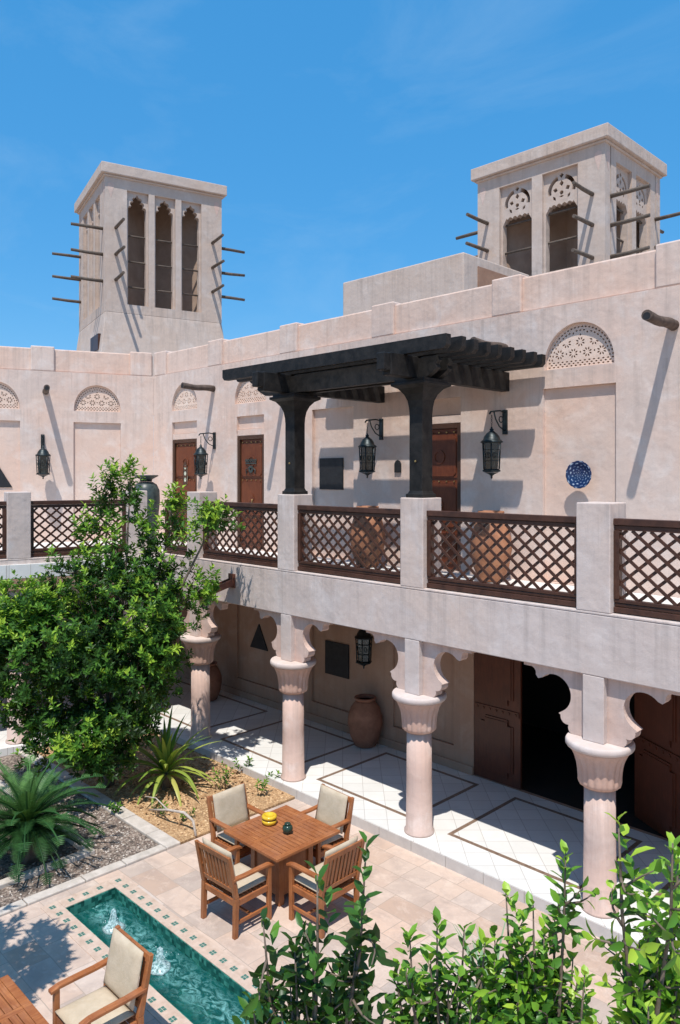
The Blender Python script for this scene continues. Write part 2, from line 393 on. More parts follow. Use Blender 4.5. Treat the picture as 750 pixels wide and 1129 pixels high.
# ------------------------------------------------------------------ layout
FY = 8.28          # front face of the gallery
WY = 10.68         # wall behind the gallery and the terrace
GX = [-4.17-2.73*k for k in range(-2, 4)]      # column centres of the right wing
RW = Frame((0, WY), (1, 0)); RF = Frame((0, FY), (1, 0))
K = (-13.95, FY); LF = Frame(K, (.2215, .975))
W0 = (-17.8, WY); LW = Frame(W0, (.371, .928))
XE = 2.2           # right end of the built wing
FLOOR2 = 3.56; LEDGE = 3.665; BEAM = 2.92; POSTTOP = 4.93; PAR0 = 7.88; PAR1 = 8.46

# ground
g = MB().box(-400, 400, -400, 400, -.9, -.8); tag(g.build('ground', 'soil'), kind='structure')
g = MB()
gf = Frame((0,0), (1,0))
def hplate(mb, outer, holes, z, th):
    n0 = len(mb.v); mb.plate(WORLD, outer, holes, 0, th)
    for i in range(n0, len(mb.v)):
        v = mb.v[i]; u, vv, w = v.x, v.z, -v.y
        mb.v[i] = Vector((u, vv, z+w))
PX0, PX1, PY0, PY1 = -8.86, -3.6, 4.10, 4.76
hplate(g, [(-9.23,-7),(6,-7),(6,8.2),(-9.23,8.2)], [[(PX0,PY0),(PX0,PY1),(PX1,PY1),(PX1,PY0)]], 0, .2)
tag(g.build('courtyard_paving', 'paving'), kind='structure')
g = MB(); g.box(-17, -9.24, 5.98, 8.3, -.3, .03); tag(g.build('planting_bed', 'soil'), kind='structure')
g = MB(); g.box(-17, -9.40, -7, 5.74, -.3, .012); tag(g.build('gravel_bed', 'gravel'), kind='structure')

# kerbs
k = thing('stone_kerb', (-9.3, 5.87, 0), 'L shaped pale stone kerb between gravel strip and sandy bed', 'kerb')
mb = MB()
x = -9.23
while x > -16.5:
    w = random.uniform(.45, .8); mb.box(x-w+.012, x, 5.75, 5.975, -.1, .045+random.uniform(-.006,.006)); x -= w
mb.build('kerb_stone', 'kerb', k, .012)
mb = MB(); y = 5.745
while y > -5:
    w = random.uniform(.5, .9); mb.box(-9.39, -9.235, y-w+.012, y, -.1, .03+random.uniform(-.004,.004)); y -= w
mb.build('edging_stone', 'kerb', k, .01)
k = thing('bed_edging', (-9.9, 4.9, 0), 'thin stone edging around the cycad bed', 'kerb')
mb = MB(); mb.box(-9.95, -9.82, -3, 4.98, -.1, .07); mb.build('front_edge', 'kerb', k, .012)
mb = MB(); mb.box(-13.5, -9.953, 4.86, 4.99, -.1, .068); mb.build('side_edge', 'kerb', k, .012)

# pool
pl = thing('garden_pool', (-6.3, 4.43, -.6), 'narrow rectangular pool lined with dark green mosaic and a tiled rim', 'pool')
mb = MB()
mb.box(PX0-.1, PX1+.1, PY0-.1, PY1+.1, -.62, -.55)
mb.box(PX0-.1, PX0-.002, PY0-.1, PY1+.1, -.55, -.1); mb.box(PX1+.002, PX1+.1, PY0-.1, PY1+.1, -.55, -.1)
mb.box(PX0, PX1, PY0-.1, PY0-.002, -.55, -.1); mb.box(PX0, PX1, PY1+.002, PY1+.1, -.55, -.1)
for i in range(3): mb.box(PX0, PX0+.14*(3-i), PY0+.001, PY1-.001, -.55+.12*i, -.43+.12*i)
mb.build('mosaic_lining', 'mosaic', pl)
mb = MB()   # inner lip of mosaic up to the rim
t = .012
mb.box(PX0, PX1, PY0, PY0+t, -.3, .001); mb.box(PX0, PX1, PY1-t, PY1, -.3, .001)
mb.box(PX0, PX0+t, PY0+t, PY1-t, -.3, .001); mb.box(PX1-t, PX1, PY0+t, PY1-t, -.3, .001)
mb.build('mosaic_lip', 'mosaic', pl)
mb = MB(); BW = .21
mb.box(PX0-BW, PX1+BW, PY0-BW, PY0, -.02, .008); mb.box(PX0-BW, PX1+BW, PY1, PY1+BW, -.02, .008)
mb.box(PX0-BW, PX0, PY0+.002, PY1-.002, -.02, .008); mb.box(PX1, PX1+BW, PY0+.002, PY1-.002, -.02, .008)
M['rim'] = simple('cream_pink_rim_stone', (.46,.33,.25), (.62,.48,.39), 9, .6, .2)
M['rimtile'] = simple('green_motif_tile', (.03,.11,.09), (.09,.22,.18), 60, .3)
M['rimsq'] = simple('pale_motif_tile', (.40,.38,.31), (.56,.52,.44), 60, .3)
spots = []
x = PX0-.11
while x < PX1: spots += [(x, PY1+BW*.5), (x, PY0-BW*.5)]; x += .19
y = PY0+.13
while y < PY1-.05: spots.append((PX0-.11, y)); y += .19
for (x, y) in spots:
    q = .036; mb.cur = 1; mb.box(x-q, x+q, y-q, y+q, .0, .0105); mb.cur = 2
    for dx in (-1, 1):
        for dy in (-1, 1): mb.box(x+dx*q*.5-q*.40, x+dx*q*.5+q*.40, y+dy*q*.5-q*.40, y+dy*q*.5+q*.40, .0, .0125)
mb.build('rim', ['rim', 'rimsq', 'rimtile'], pl)
def grid_water():
    mb = MB(); nx, ny = 260, 34
    vs = []; fs = []
    for j in range(ny+1):
        for i in range(nx+1):
            x = PX0+t+(PX1-PX0-2*t)*i/nx; y = PY0+t+(PY1-PY0-2*t)*j/ny
            z = -.125+.012*noise.noise(Vector((x*6, y*6, 1)))+.006*noise.noise(Vector((x*14, y*14, 5)))
            for (fx, fy) in FOUNT: 
                r = math.hypot(x-fx, y-fy); z += .016*math.sin(r*34)*math.exp(-r*4)
            vs.append((x,y,z))
    for j in range(ny):
        for i in range(nx):
            a = j*(nx+1)+i; fs.append((a,a+1,a+nx+2,a+nx+1))
    return mb.add(vs, fs, 0, True)
def gnd(px, py, z=0):
    d = (CAMZ-z)*835/(py-524); return F*d+RT*((px-375)/835*d)+Vector((0,0,z))
FOUNT = [(-8.28, 4.43), (-7.25, 4.43)]
tag(grid_water().build('pool_water', 'water'), kind='structure')
def fountain(x, y, h):
    mb = MB()
    prof = [(.13,-.125),(.10,-.105),(.06,-.06),(.04,.0),(.034,h*.6),(.024,h*.85),(.006,h)]
    mb.lathe(prof, (x,y,0), 16, rfun=lambda a, z: 1+.35*noise.noise(Vector((math.cos(a)*2, math.sin(a)*2, z*22+x))))
    for i in range(40):
        a = random.uniform(0, 6.28); r = abs(random.gauss(0, .075)); z = random.uniform(-.06, h*1.1)*math.exp(-r*6); s = random.uniform(.003,.009)
        c = Vector((x+r*math.cos(a), y+r*math.sin(a), z))
        mb.add([c+Vector((s,0,0)), c+Vector((0,s,0)), c-Vector((s,0,0)), c-Vector((0,s,0)), c+Vector((0,0,s*1.4)), c-Vector((0,0,s*1.4))],
               [(0,1,4),(1,2,4),(2,3,4),(3,0,4),(1,0,5),(2,1,5),(3,2,5),(0,3,5)], 0, True)
    return mb
def m_foam():
    m = bpy.data.materials.new('bubbling_water'); m.use_nodes = True; nt = m.node_tree; nt.nodes.clear()
    out = nt.nodes.new('ShaderNodeOutputMaterial'); t_ = nt.nodes.new('ShaderNodeBsdfTransparent'); b = nt.nodes.new('ShaderNodeBsdfPrincipled')
    b.inputs['Base Color'].default_value = (.62,.80,.80,1); b.inputs['Roughness'].default_value = .25
    mx = nt.nodes.new('ShaderNodeMixShader'); nt.links.new(ramp(nt, nz(nt, pos(nt), 40, 4), [(.40, .15), (.62, .85)]), mx.inputs[0])
    nt.links.new(t_.outputs[0], mx.inputs[1]); nt.links.new(b.outputs[0], mx.inputs[2]); nt.links.new(mx.outputs[0], out.inputs[0]); return m
M['foamt'] = m_foam()
for i, (x, y) in enumerate(FOUNT):
    o = fountain(x, y, .10).build('fountain_jet', M['foamt'])
    tag(o, ['low bubbling jet of white water nearest the far end of the pool', 'bubbling white water jet in the middle of the pool beside the dining chair'][i], 'fountain', 'fountain jets in the pool')

# ------------------------------------------------------------------ outlines
def rect(u0, u1, v0, v1): return [(u0,v0),(u1,v0),(u1,v1),(u0,v1)]
def arch(uc, r, v0, stilt=.06, n=20):
    return [(uc-r, v0)]+[(uc-r*math.cos(math.pi*i/n), v0+stilt+(r)*math.sin(math.pi*i/n)*1.08) for i in range(n+1)]+[(uc+r, v0)]
def circle(u, v, r, n=12, ph=0): return [(u+r*math.cos(2*math.pi*i/n+ph), v+r*math.sin(2*math.pi*i/n+ph)) for i in range(n)]
def petal(u, v, a, r0, r1, w):
    ca, sa = math.cos(a), math.sin(a); pts = [(r0,0),((r0+r1)/2,w),(r1,0),((r0+r1)/2,-w)]
    return [(u+x*ca-y*sa, v+x*sa+y*ca) for x, y in pts]
def foil(uc, hw, v0, v1):
    """tall opening with a stepped, many-lobed head"""
    h = hw*1.7; b = v1-h
    right = [(hw, v0),(hw, b)]
    for (cx, cz, r, a0, a1) in ((.74,.10,.26,-10,115),(.52,.42,.26,-25,115),(.30,.70,.22,-25,110)):
        for i in range(6):
            a = R(a0+(a1-a0)*i/5); right.append((hw*(cx+r*math.cos(a)), b+h*(cz+r*.62*math.sin(a))))
    right.append((0, v1))
    # monotone clean-up
    left = [(-u, v) for u, v in right[:-1]][::-1]
    return [(uc+u, v) for u, v in right+left]

HR = .575
def screen_holes():
    hs = []
    D = lambda u, v, a, b: [(u-a,v),(u,v-b),(u+a,v),(u,v+b)]
    for row in range(3):
        for i in range(-8, 9):
            u = i*.074+(.037 if row % 2 else 0); v = .038+row*.034
            if abs(u) < HR-.05: hs.append(D(u, v, .024, .0145))
    for (u, v) in [(-.345,.225),(-.115,.225),(.115,.225),(.345,.225),(-.225,.39),(0,.39),(.225,.39)]:
        for kx in range(8):
            a = kx*math.pi/4+.39; h = petal(u, v, a, .024, .084, .0145)
            if all(math.hypot(x, y-.06) < HR-.125 or y < .30 and abs(x) < HR-.13 for x, y in h): hs.append(h)
    for (u, v) in [(-.115,.53),(.115,.53),(0,.50),(-.23,.225+.0),(0,.235),(.23,.235)]:
        hs.append(D(u, v, .016, .022))
    for ring, n_ in ((HR-.045, 26), (HR-.095, 23)):
        for i in range(n_):
            a = R(10+160*i/(n_-1)); q = (ring*math.cos(a), .06+ring*1.06*math.sin(a))
            if q[1] > .13:
                t_ = a+math.pi/2; hs.append([(q[0]+x*math.cos(t_)-y*math.sin(t_), q[1]+x*math.sin(t_)+y*math.cos(t_)) for x, y in ((-.024,0),(0,-.015),(.024,0),(0,.015))])
    # drop overlaps
    out = []; cs = []
    for h in hs:
        c = (sum(x for x, y in h)/len(h), sum(y for x, y in h)/len(h)); r = max(math.hypot(x-c[0], y-c[1]) for x, y in h)*.64
        if all(math.hypot(c[0]-q[0], c[1]-q[1]) > r+q[2]-.006 for q in cs): out.append(h); cs.append((c[0], c[1], r))
    return out
SH = screen_holes()
NW = .59    # half width of niches
NTOP = 6.61; ARB = 6.90

# ------------------------------------------------------------------ walls of the two wings
def upper_wall(fr, u0, u1, bays, root, end_extra=0):
    """bays: list of (uc, kind, hw) kind niche/door"""
    holes = []
    for uc, kind, hw in bays:
        holes.append(arch(uc, HR, ARB))
        holes.append(rect(uc-hw, uc+hw, FLOOR2+.02, NTOP))
    mb = MB().plate(fr, rect(u0, u1, 3.3, PAR0), holes, 0, .12)
    mb.fbox(fr, u0, u1, 3.3, PAR0, -.45, -.1205)
    w = mb.build('upper_wall', 'wall', root)
    for uc, kind, hw in bays:
        MB().fbox(fr, uc-hw+.002, uc+hw-.002, FLOOR2+.025 if kind == 'niche' else 6.31, NTOP-.002, -.119, -.065).build('niche_panel', 'peach', w)
    for uc, kind, hw in bays:
        sm = MB()
        f2 = Frame((0,0), (1,0)); f2.o = fr(uc, ARB); f2.e = fr.e; f2.n = fr.n
        sm.plate(f2, arch(0, HR-.004, .004), SH, -.070, .03)
        sc = sm.build('arch_screen', 'screen', root)
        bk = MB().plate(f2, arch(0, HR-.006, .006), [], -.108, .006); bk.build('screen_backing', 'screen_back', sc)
    return w
def parapet(fr, u0, u1, butts, root, hw=.28):
    mb = MB().fbox(fr, u0, u1, PAR0, PAR1, -.30, -.07)
    p = mb.build('parapet', 'peach', root, .03)
    for u in butts: MB().fbox(fr, u-hw, u+hw, PAR0+.002, PAR1+.05, -.33, -.004).build('buttress', 'wall', p, .025)
def door(fr, uc, hw, v0, v1, w, root, medal=None, mat='door', name='door'):
    """frame, two leaves with raised panels"""
    fw = .08
    mb = MB(); mb.fbox(fr, uc-hw, uc-hw+fw, v0, v1, w-.06, w+.035); mb.fbox(fr, uc+hw-fw, uc+hw, v0, v1, w-.06, w+.035)
    mb.fbox(fr, uc-hw+fw, uc+hw-fw, v1-fw, v1, w-.06, w+.035)
    d = mb.build(name, 'frame', root, .008)
    i0, i1 = uc-hw+fw+.004, uc+hw-fw-.004; top = v1-fw-.004
    lf = MB(); lf.fbox(fr, i0, i1, v0, top, w-.05, w-.02)
    n = 1; pw = (i1-i0)/n
    for k_ in range(n):
        a, b = i0+k_*pw+.015, i0+(k_+1)*pw-.015
        for (f0, f1) in ((.03,.26),(.29,.62),(.65,.97)):
            z0, z1 = v0+(top-v0)*f0, v0+(top-v0)*f1
            lf.fbox(fr, a, b, z0, z1, w-.02, w-.006)
            # stepped arch-cornered panel
            q = .09
            lf.plate(fr, [(a+.03,z0+q),(a+q,z0+.03),(b-q,z0+.03),(b-.03,z0+q),(b-.03,z1-q),(b-q,z1-.03),(a+q,z1-.03),(a+.03,z1-q)], [], w+.008, .0139)
    lf.plate(fr, circle((i0+i1)/2, v0+(top-v0)*.80, .13, 20), [circle((i0+i1)/2, v0+(top-v0)*.80, .09, 16)], w+.022, .0135)
    lf.plate(fr, circle((i0+i1)/2, v0+(top-v0)*.46, .10, 8), [], w+.020, .0115)
    lf.cur = 1
    for f in (.10, .45, .80):
        for k_ in range(5):
            u = i0+(i1-i0)*(k_+.5)/5; z = v0+(top-v0)*(f+.175); lf.fbox(fr, u-.012, u+.012, z-.012, z+.012, w-.004, w+.02)
    l = lf.build('leaf', [mat, 'brass'], d, .005)
    h = MB(); h.tube([fr((i0+i1)/2+.07, v0+.95, w+.0), fr((i0+i1)/2+.07, v0+.95, w+.05), fr((i0+i1)/2+.07, v0+1.1, w+.05), fr((i0+i1)/2+.07, v0+1.1, w)], .010, 6)
    h.build('handle', 'brass', d)
    if medal == 'window':
        mm = MB(); mm.plate(fr, [(uc-.085, v0+1.42)]+[(uc+.085*math.cos(R(-90+a)), v0+1.5+.0) for a in ()]+[(uc+.085, v0+1.42),(uc+.085,v0+1.9),(uc+.045,v0+1.97),(uc,v0+2.0),(uc-.045,v0+1.97),(uc-.085,v0+1.9)],
                            [circle(uc, v0+1.54, .06), circle(uc, v0+1.70, .06), circle(uc, v0+1.85, .055)], w+.03, .012)
        o = mm.build('window_tracery', 'frame', d)
        MB().fbox(fr, uc-.08, uc+.08, v0+1.43, v0+1.92, w+.002, w+.017).build('glass', 'parchment', o)
    if medal == 'crest':
        mm = MB(); z = v0+1.85
        mm.plate(fr, circle(uc, z-.06, .085, 10), [circle(uc, z-.06, .035, 8)], w+.035, .016)
        mm.fbox(fr, uc-.20, uc+.20, z+.06, z+.085, w+.018, w+.034)
        for kx in range(-2, 3): mm.plate(fr, circle(uc+kx*.085, z+.135, .036, 8), [circle(uc+kx*.085, z+.135, .018, 6)], w+.034, .014)
        for sgn in (-1, 1): mm.tube([fr(uc+sgn*.05, z-.02, w+.03), fr(uc+sgn*.17, z-.08, w+.035), fr(uc+sgn*.15, z-.17, w+.03)], .012, 6)
        mm.build('crest', 'urn', d)
    return d
def spout(fr, u, v, L, root):
    a = fr(u, v, .0); b = fr(u, v-.0, L)
    pts = [a.lerp(b, i/6)+Vector((0,0,.012*math.sin(i*1.3))) for i in range(7)]
    mb = MB().tube(pts, [.078,.075,.07,.07,.068,.07,.072], 14)
    o = mb.build('water_spout', 'spout', root)
    MB().tube([b-fr.n*.012, b+fr.n*.004], [.05,.05], 12).build('bore', 'black', o)
    return o
def lattice(mb, fr, u0, u1, v0, v1, w, su=.235, sv=.19, bw=.034):
    """two layers of crossed laths clipped to the panel"""
    for sgn, wo in ((1, 0), (-1, .021)):
        c = -20*su
        while c < (u1-u0)+20*su:
            # line u = u0 + c + sgn * (v-v0) * su/sv
            pts = []
            def uv(vv): return u0+c+sgn*(vv-v0)*su/sv
            va, vb = v0, v1
            ua, ub = uv(va), uv(vb)
            # clip in u
            def clip(ua, va, ub, vb):
                if ua > ub: ua, va, ub, vb = ub, vb, ua, va
                if ub <= u0 or ua >= u1: return None
                if ua < u0: tt = (u0-ua)/(ub-ua); ua, va = u0, va+(vb-va)*tt
                if ub > u1: tt = (u1-ua)/(ub-ua); ub, vb = u1, va+(vb-va)*tt
                return ua, va, ub, vb
            r = clip(ua, va, ub, vb)
            if r and math.hypot(r[2]-r[0], r[3]-r[1]) > .05:
                mb.beam(fr(r[0], r[1], w+wo), fr(r[2], r[3], w+wo), .018, bw, up=fr.n.cross((fr(r[2],r[3])-fr(r[0],r[1])).normalized()) )
            c += su
def balustrade(fr, u0, u1, root):
    w = -.12
    mb = MB(); t = .065
    mb.fbox(fr, u0, u1, 4.68, 4.755, w-.06, w+.05)
    mb.fbox(fr, u0+.004, u1-.004, 4.62, 4.676, w-.03, w+.03)
    mb.fbox(fr, u0, u1, LEDGE+.012, LEDGE+.075, w-.05, w+.045); mb.fbox(fr, u0+.004, u1-.004, LEDGE+.08, LEDGE+.12, w-.035, w+.025)
    mb.fbox(fr, u0+.002, u1-.002, LEDGE+.124, LEDGE+.165, w-.045, w+.035)
    mb.fbox(fr, u0, u0+t, LEDGE+.167, 4.618, w-.045, w+.045); mb.fbox(fr, u1-t, u1, LEDGE+.167, 4.618, w-.045, w+.045)
    b = mb.build('balustrade', 'rail', root, .006)
    lm = MB(); lattice(lm, fr, u0+t, u1-t, LEDGE+.165, 4.62, w-.01, .212, .182, .036)
    lm.build('lattice', 'rail', b)
    return b
def post(fr, u, root, hw=.21):
    mb = MB().fbox(fr, u-hw, u+hw, LEDGE-.001, POSTTOP, -.42, .004)
    o = mb.build('balustrade_post', 'band', root, .012)
    return o
def corbel(sgn, u):
    """scalloped bracket profile, outward = sgn"""
    T = BEAM-.003
    def arc(cx, cz, r, a0, a1, n=8): return [(cx+r*math.cos(R(a0+(a1-a0)*i/n)), cz+r*math.sin(R(a0+(a1-a0)*i/n))) for i in range(n+1)]
    p = [(0,T),(.84,T),(.84,T-.05)]
    p += arc(.745, T-.125, .075, 75, 195, 6)          # small upper bite
    p += [(.64, T-.185)]
    p += arc(.42, T-.34, .225, 38, 205+0, 1)[:0]
    p += arc(.42, T-.335, .215, 55, -62+0, 1)[:0]
    # large round bite: from the upper cusp over the top and down beside the pier
    p += arc(.425, T-.325, .228, 44, 240, 18)
    p += [(.36, T-.555)]
    p += arc(.25, T-.585, .085, 10, -95, 6)
    p += arc(.16, T-.70, .075, 25, -80, 5)
    p += [(0, 2.152)]
    p = [(x, z) for x, z in p if z <= BEAM]
    return [(u+sgn*x, max(z, 2.152)) for x, z in p]
def column(fr, u, root, v0=.15, left=True, right=True):
    c = fr(u, 0, -.17)
    mb = MB().lathe([(.215,v0+.002),(.215,v0+.03),(.19,v0+.05),(.182,v0+.8),(.178,1.62)], c, 36)
    col = mb.build('column', 'column', root)
    def flute(a, z):
        s = max(0, min(1, (z-1.60)/.03))*max(0, min(1, (2.04-z)/.06))
        return 1+.07*s*abs(math.sin(a*9))-.05*s
    prof = [(.186,1.63),(.20,1.60),(.235,1.625),(.245,1.66),(.245,1.70),(.25,1.78),(.262,1.86),(.285,1.94),(.315,2.0),(.345,2.04),(.355,2.055)]
    cap = MB().lathe(prof, c, 128, rfun=flute).build('capital', 'capital', col)
    MB().lathe([(.345,2.056),(.375,2.062),(.39,2.085),(.39,2.125),(.375,2.149)], c, 48).build('abacus', 'band', cap)
    MB().fbox(fr, u-.13, u+.13, 2.15, BEAM-.002, -.31, -.001).build('pier', 'band', col, .008)
    for sgn, on in ((-1, left), (1, right)):
        if on:
            pr = corbel(sgn, u+sgn*.128)
            MB().plate(fr, pr, [], -.09, .15).build('corbel', 'column', col, .008)
    return col

# right wing
rw = thing('courtyard_house', (-8, WY, 0), 'two storey pink plaster wing with lattice balcony over an open column gallery', 'building')
bays = [(-5.62,'niche',.60),(-8.30,'door',.50),(-10.98,'niche',.60),(-13.66,'door',.50),(-16.34,'door',.56),(-2.9,'niche',.6),(-.17,'niche',.6)]
upper_wall(RW, -17.8, XE, bays, rw)
parapet(RW, -17.79, XE, [gx for gx in GX]+[-15.05,-17.52], rw)
# panels above the doors (recess filled flush-ish) and doors
for (uc, kind, hw), med in zip([bays[1], bays[3], bays[4]], (None, 'crest', 'window')):
    mb = MB().fbox(RW, uc-hw+.003, uc+hw-.003, 6.16, 6.30, -.119, -.02)
    mb.build('lintel', 'wall', rw, .008)
    door(RW, uc, hw-.006, FLOOR2+.04, 6.15, -.05, rw, med, 'door')
for gx in GX[1:]+[-15.05]: spout(RW, gx-.02, 7.33, .88, rw)
spout(LW, -2.68, 7.36, .88, None) if False else None
# terrace slab, band and ledge
mb = MB(); mb.box(-13.6, XE, FY+.30, WY-.003, 3.3, FLOOR2); ts = mb.build('terrace_floor', 'tile', rw)
mb = MB(); mb.fbox(RF, -13.95, XE, BEAM, LEDGE-.03, -.30, 0); mb.build('gallery_beam', 'band', rw, .012)
mb = MB(); mb.fbox(RF, -13.95, XE, LEDGE-.029, LEDGE, -.31, .003); mb.build('ledge', 'band', rw, .008)
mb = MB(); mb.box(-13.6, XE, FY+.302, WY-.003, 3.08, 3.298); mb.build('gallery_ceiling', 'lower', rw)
posts = [gx for gx in GX]
for gx in posts: post(RF, gx, rw)
for a, b in zip(posts[1:], posts[:-1]): balustrade(RF, a+.213, b-.213, rw)
balustrade(RF, -13.50, GX[-1]-.213, rw)
for gx in GX: column(RF, gx, rw)
# lower wall
DX0, DX1 = -7.53, -4.05
lh = [rect(DX0, DX1, .155, 2.52), rect(-9.35,-7.95,.55,2.55), rect(-11.6,-10.15,.55,2.55), rect(-14.15,-12.65,.55,2.55)]
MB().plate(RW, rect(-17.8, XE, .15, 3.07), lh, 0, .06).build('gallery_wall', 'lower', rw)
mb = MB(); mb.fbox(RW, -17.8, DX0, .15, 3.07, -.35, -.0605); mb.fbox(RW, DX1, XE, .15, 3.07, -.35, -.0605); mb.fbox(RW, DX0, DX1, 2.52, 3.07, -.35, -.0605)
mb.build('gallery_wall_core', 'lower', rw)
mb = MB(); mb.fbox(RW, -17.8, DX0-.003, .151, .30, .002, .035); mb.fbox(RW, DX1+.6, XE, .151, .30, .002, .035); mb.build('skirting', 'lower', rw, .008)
# room behind the doorway, its darkness put into near-black walls and floor
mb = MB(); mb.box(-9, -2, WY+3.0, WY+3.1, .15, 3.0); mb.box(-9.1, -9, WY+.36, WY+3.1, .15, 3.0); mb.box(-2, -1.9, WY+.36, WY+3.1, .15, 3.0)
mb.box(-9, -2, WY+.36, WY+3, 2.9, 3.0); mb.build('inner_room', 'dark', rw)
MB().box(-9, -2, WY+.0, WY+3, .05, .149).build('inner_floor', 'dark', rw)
# big lower door: fixed left leaf and an open right leaf
def big_leaf(fr, u0, u1, v0, v1, w, root, mat='doordark'):
    mb = MB(); mb.fbox(fr, u0, u1, v0, v1, w-.05, w)
    for (f0, f1) in ((.05,.46),(.56,.95)):
        z0, z1 = v0+(v1-v0)*f0, v0+(v1-v0)*f1; q = .1; a, b = u0+.13, u1-.13
        P = lambda m_: [(a+m_,z0+q),(a+q,z0+q),(a+q,z0+m_),(b-q,z0+m_),(b-q,z0+q),(b-m_,z0+q),(b-m_,z1-q),(b-q,z1-q),(b-q,z1-m_),(a+q,z1-m_),(a+q,z1-q),(a+m_,z1-q)]
        mb.plate(fr, P(0), [], w+.018, .0179); mb.plate(fr, P(.035), [], w+.03, .0119)
    mb.fbox(fr, u0+.02, u1-.02, v0+(v1-v0)*.49, v0+(v1-v0)*.53, w+.001, w+.02)
    for k_ in range(7):
        u = u0+.08+(u1-u0-.16)*k_/6; z = v0+(v1-v0)*.51; mb.fbox(fr, u-.016, u+.016, z-.016, z+.016, w+.019, w+.034)
    o = mb.build('door', mat, root, .006); o['label'] = 'tall panelled dark red wooden door leaf'
    return o
big_leaf(RW, DX0+.01, -6.62, .17, 2.5, .0, rw)
OD = Frame((-4.92, WY+.40), (.86,-.51))
big_leaf(OD, 0, 1.05, .17, 2.5, .0, rw)
MB().fbox(RW, DX0-.0, DX1, 2.45, 2.515, -.2, -.075).build('door_head', 'frame', rw)
# gallery floor platform
plat = [(XE, FY-.12), (XE, WY-.003), (-17.8, WY-.003), (LW(-8,0,.002).x, LW(-8,0,.002).y), (LF(-8.5,0,.12).x, LF(-8.5,0,.12).y), (-13.95+.12, FY-.12)]
MB().prism([(x, y) for x, y in plat], .0, .15).build('gallery_floor', 'tile', rw, 0)
mb = MB()
for a, b in zip([-17.0]+sorted(GX), sorted(GX)):
    x0, x1, y0, y1, wd = a+.34, b-.34, 8.66, 10.42, .06
    mb.box(x0, x1, y0, y0+wd, .148, .154); mb.box(x0, x1, y1-wd, y1, .148, .154)
    mb.box(x0, x0+wd, y0+wd, y1-wd, .148, .154); mb.box(x1-wd, x1, y0+wd, y1-wd, .148, .154)
mb.build('floor_inlay', 'stripe', rw)
mb = MB(); x = XE
while x > -13.8:
    mb.box(x-.59, x, FY-.137, FY-.122, 0.0, .146); x -= .60
mb.build('riser_tile', simple('pale_riser_tile', (.50,.46,.43), (.60,.56,.52), 6, .6), rw)
mb = MB(); mb.tube([(-11.55,FY+.01,3.36),(-11.55,7.95,3.27),(-11.55,7.55,3.14)], .03, 6) if False else None
gt = MB(); X = -11.1
for (w0, w1, z0, z1) in ((-.075,.075,-.03,0),(-.075,-.05,0,.09),(.05,.075,0,.09)):
    gt.hexa([(X+w0,7.55,3.12+z0),(X+w1,7.55,3.12+z0),(X+w1,FY-.001,3.30+z0),(X+w0,FY-.001,3.30+z0),(X+w0,7.55,3.12+z1),(X+w1,7.55,3.12+z1),(X+w1,FY-.001,3.30+z1),(X+w0,FY-.001,3.30+z1)])
gt.box(X-.09, X+.09, FY-.03, FY-.0015, 3.22, 3.47)
gt.build('wooden_gutter', 'gutter', rw)
# roofs
MB().box(-17.8, XE, WY+.33, 22, 7.60, 7.86).build('roof', 'concrete', rw)
MB().box(-17.8, XE, WY+8, WY+8.2, 0, 7.59).build('rear_wall', 'wall', rw)
MB().box(XE-.2, XE, WY+.46, WY+7.99, 0, 7.59).build('end_wall', 'wall', rw)

# left wing
lw = thing('courtyard_house', (-17.5, 6, 0), 'left hand pink plaster wing with lattice balcony partly behind the leafy tree', 'building')
upper_wall(LW, -8.2, -.003, [(-1.43,'niche',.585),(-3.86,'niche',.585),(-6.3,'niche',.585)], lw)
parapet(LW, -8.2, -.012, [-.32,-2.75,-5.2], lw)
spout(LW, -2.68, 7.36, .88, lw)
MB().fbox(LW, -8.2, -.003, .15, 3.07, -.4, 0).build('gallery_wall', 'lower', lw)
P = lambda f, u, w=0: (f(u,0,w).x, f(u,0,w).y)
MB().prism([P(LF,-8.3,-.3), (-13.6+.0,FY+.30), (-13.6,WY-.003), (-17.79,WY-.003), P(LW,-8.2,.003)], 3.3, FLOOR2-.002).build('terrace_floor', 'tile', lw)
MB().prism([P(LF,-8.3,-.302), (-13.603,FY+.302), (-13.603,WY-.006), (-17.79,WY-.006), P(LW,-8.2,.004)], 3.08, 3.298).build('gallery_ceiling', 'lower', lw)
MB().fbox(LF, -8.3, -.003, BEAM, LEDGE-.03, -.30, 0).build('gallery_beam', 'band', lw, .012)
MB().fbox(LF, -8.3, -.004, LEDGE-.0285, LEDGE-.001, -.31, .003).build('ledge', 'band', lw, .008)
for u in (-.26, -2.53, -5.1, -7.7): post(LF, u, lw)
for a, b in ((-2.53,-.26),(-5.1,-2.53),(-7.7,-5.1)): balustrade(LF, a+.213, b-.213, lw)
for u in (-.26, -2.53, -5.1, -7.7): column(LF, u, lw)
MB().prism([P(LW,-8.2,-.3), P(LW,-.0,-.3), (-17.81,20), (-26,20), (-26,0)], 7.58, 7.84).build('roof', 'concrete', lw)
MB().prism([P(LW,-8.2,.12), P(LW,-8.2,-4), P(LW,-8.4,-4), P(LW,-8.4,.12)], 0, 7.5).build('end_wall', 'wall', lw)

# ------------------------------------------------------------------ roof room
rr = thing('roof_room', (-11, 13.5, 7.86), 'low square plaster box on the roof behind the parapet', 'roof hut')
mb = MB(); mb.box(-13.0, -9.42, 13.0, 15.6, 7.86, 9.93); mb.build('wall', 'tower', rr, .03)
MB().box(-9.418, -9.40, 13.5, 14.9, 9.2, 9.72).build('vent_dark_patch', 'screen_back', rr)  # dark slab painted for the shade inside the opening

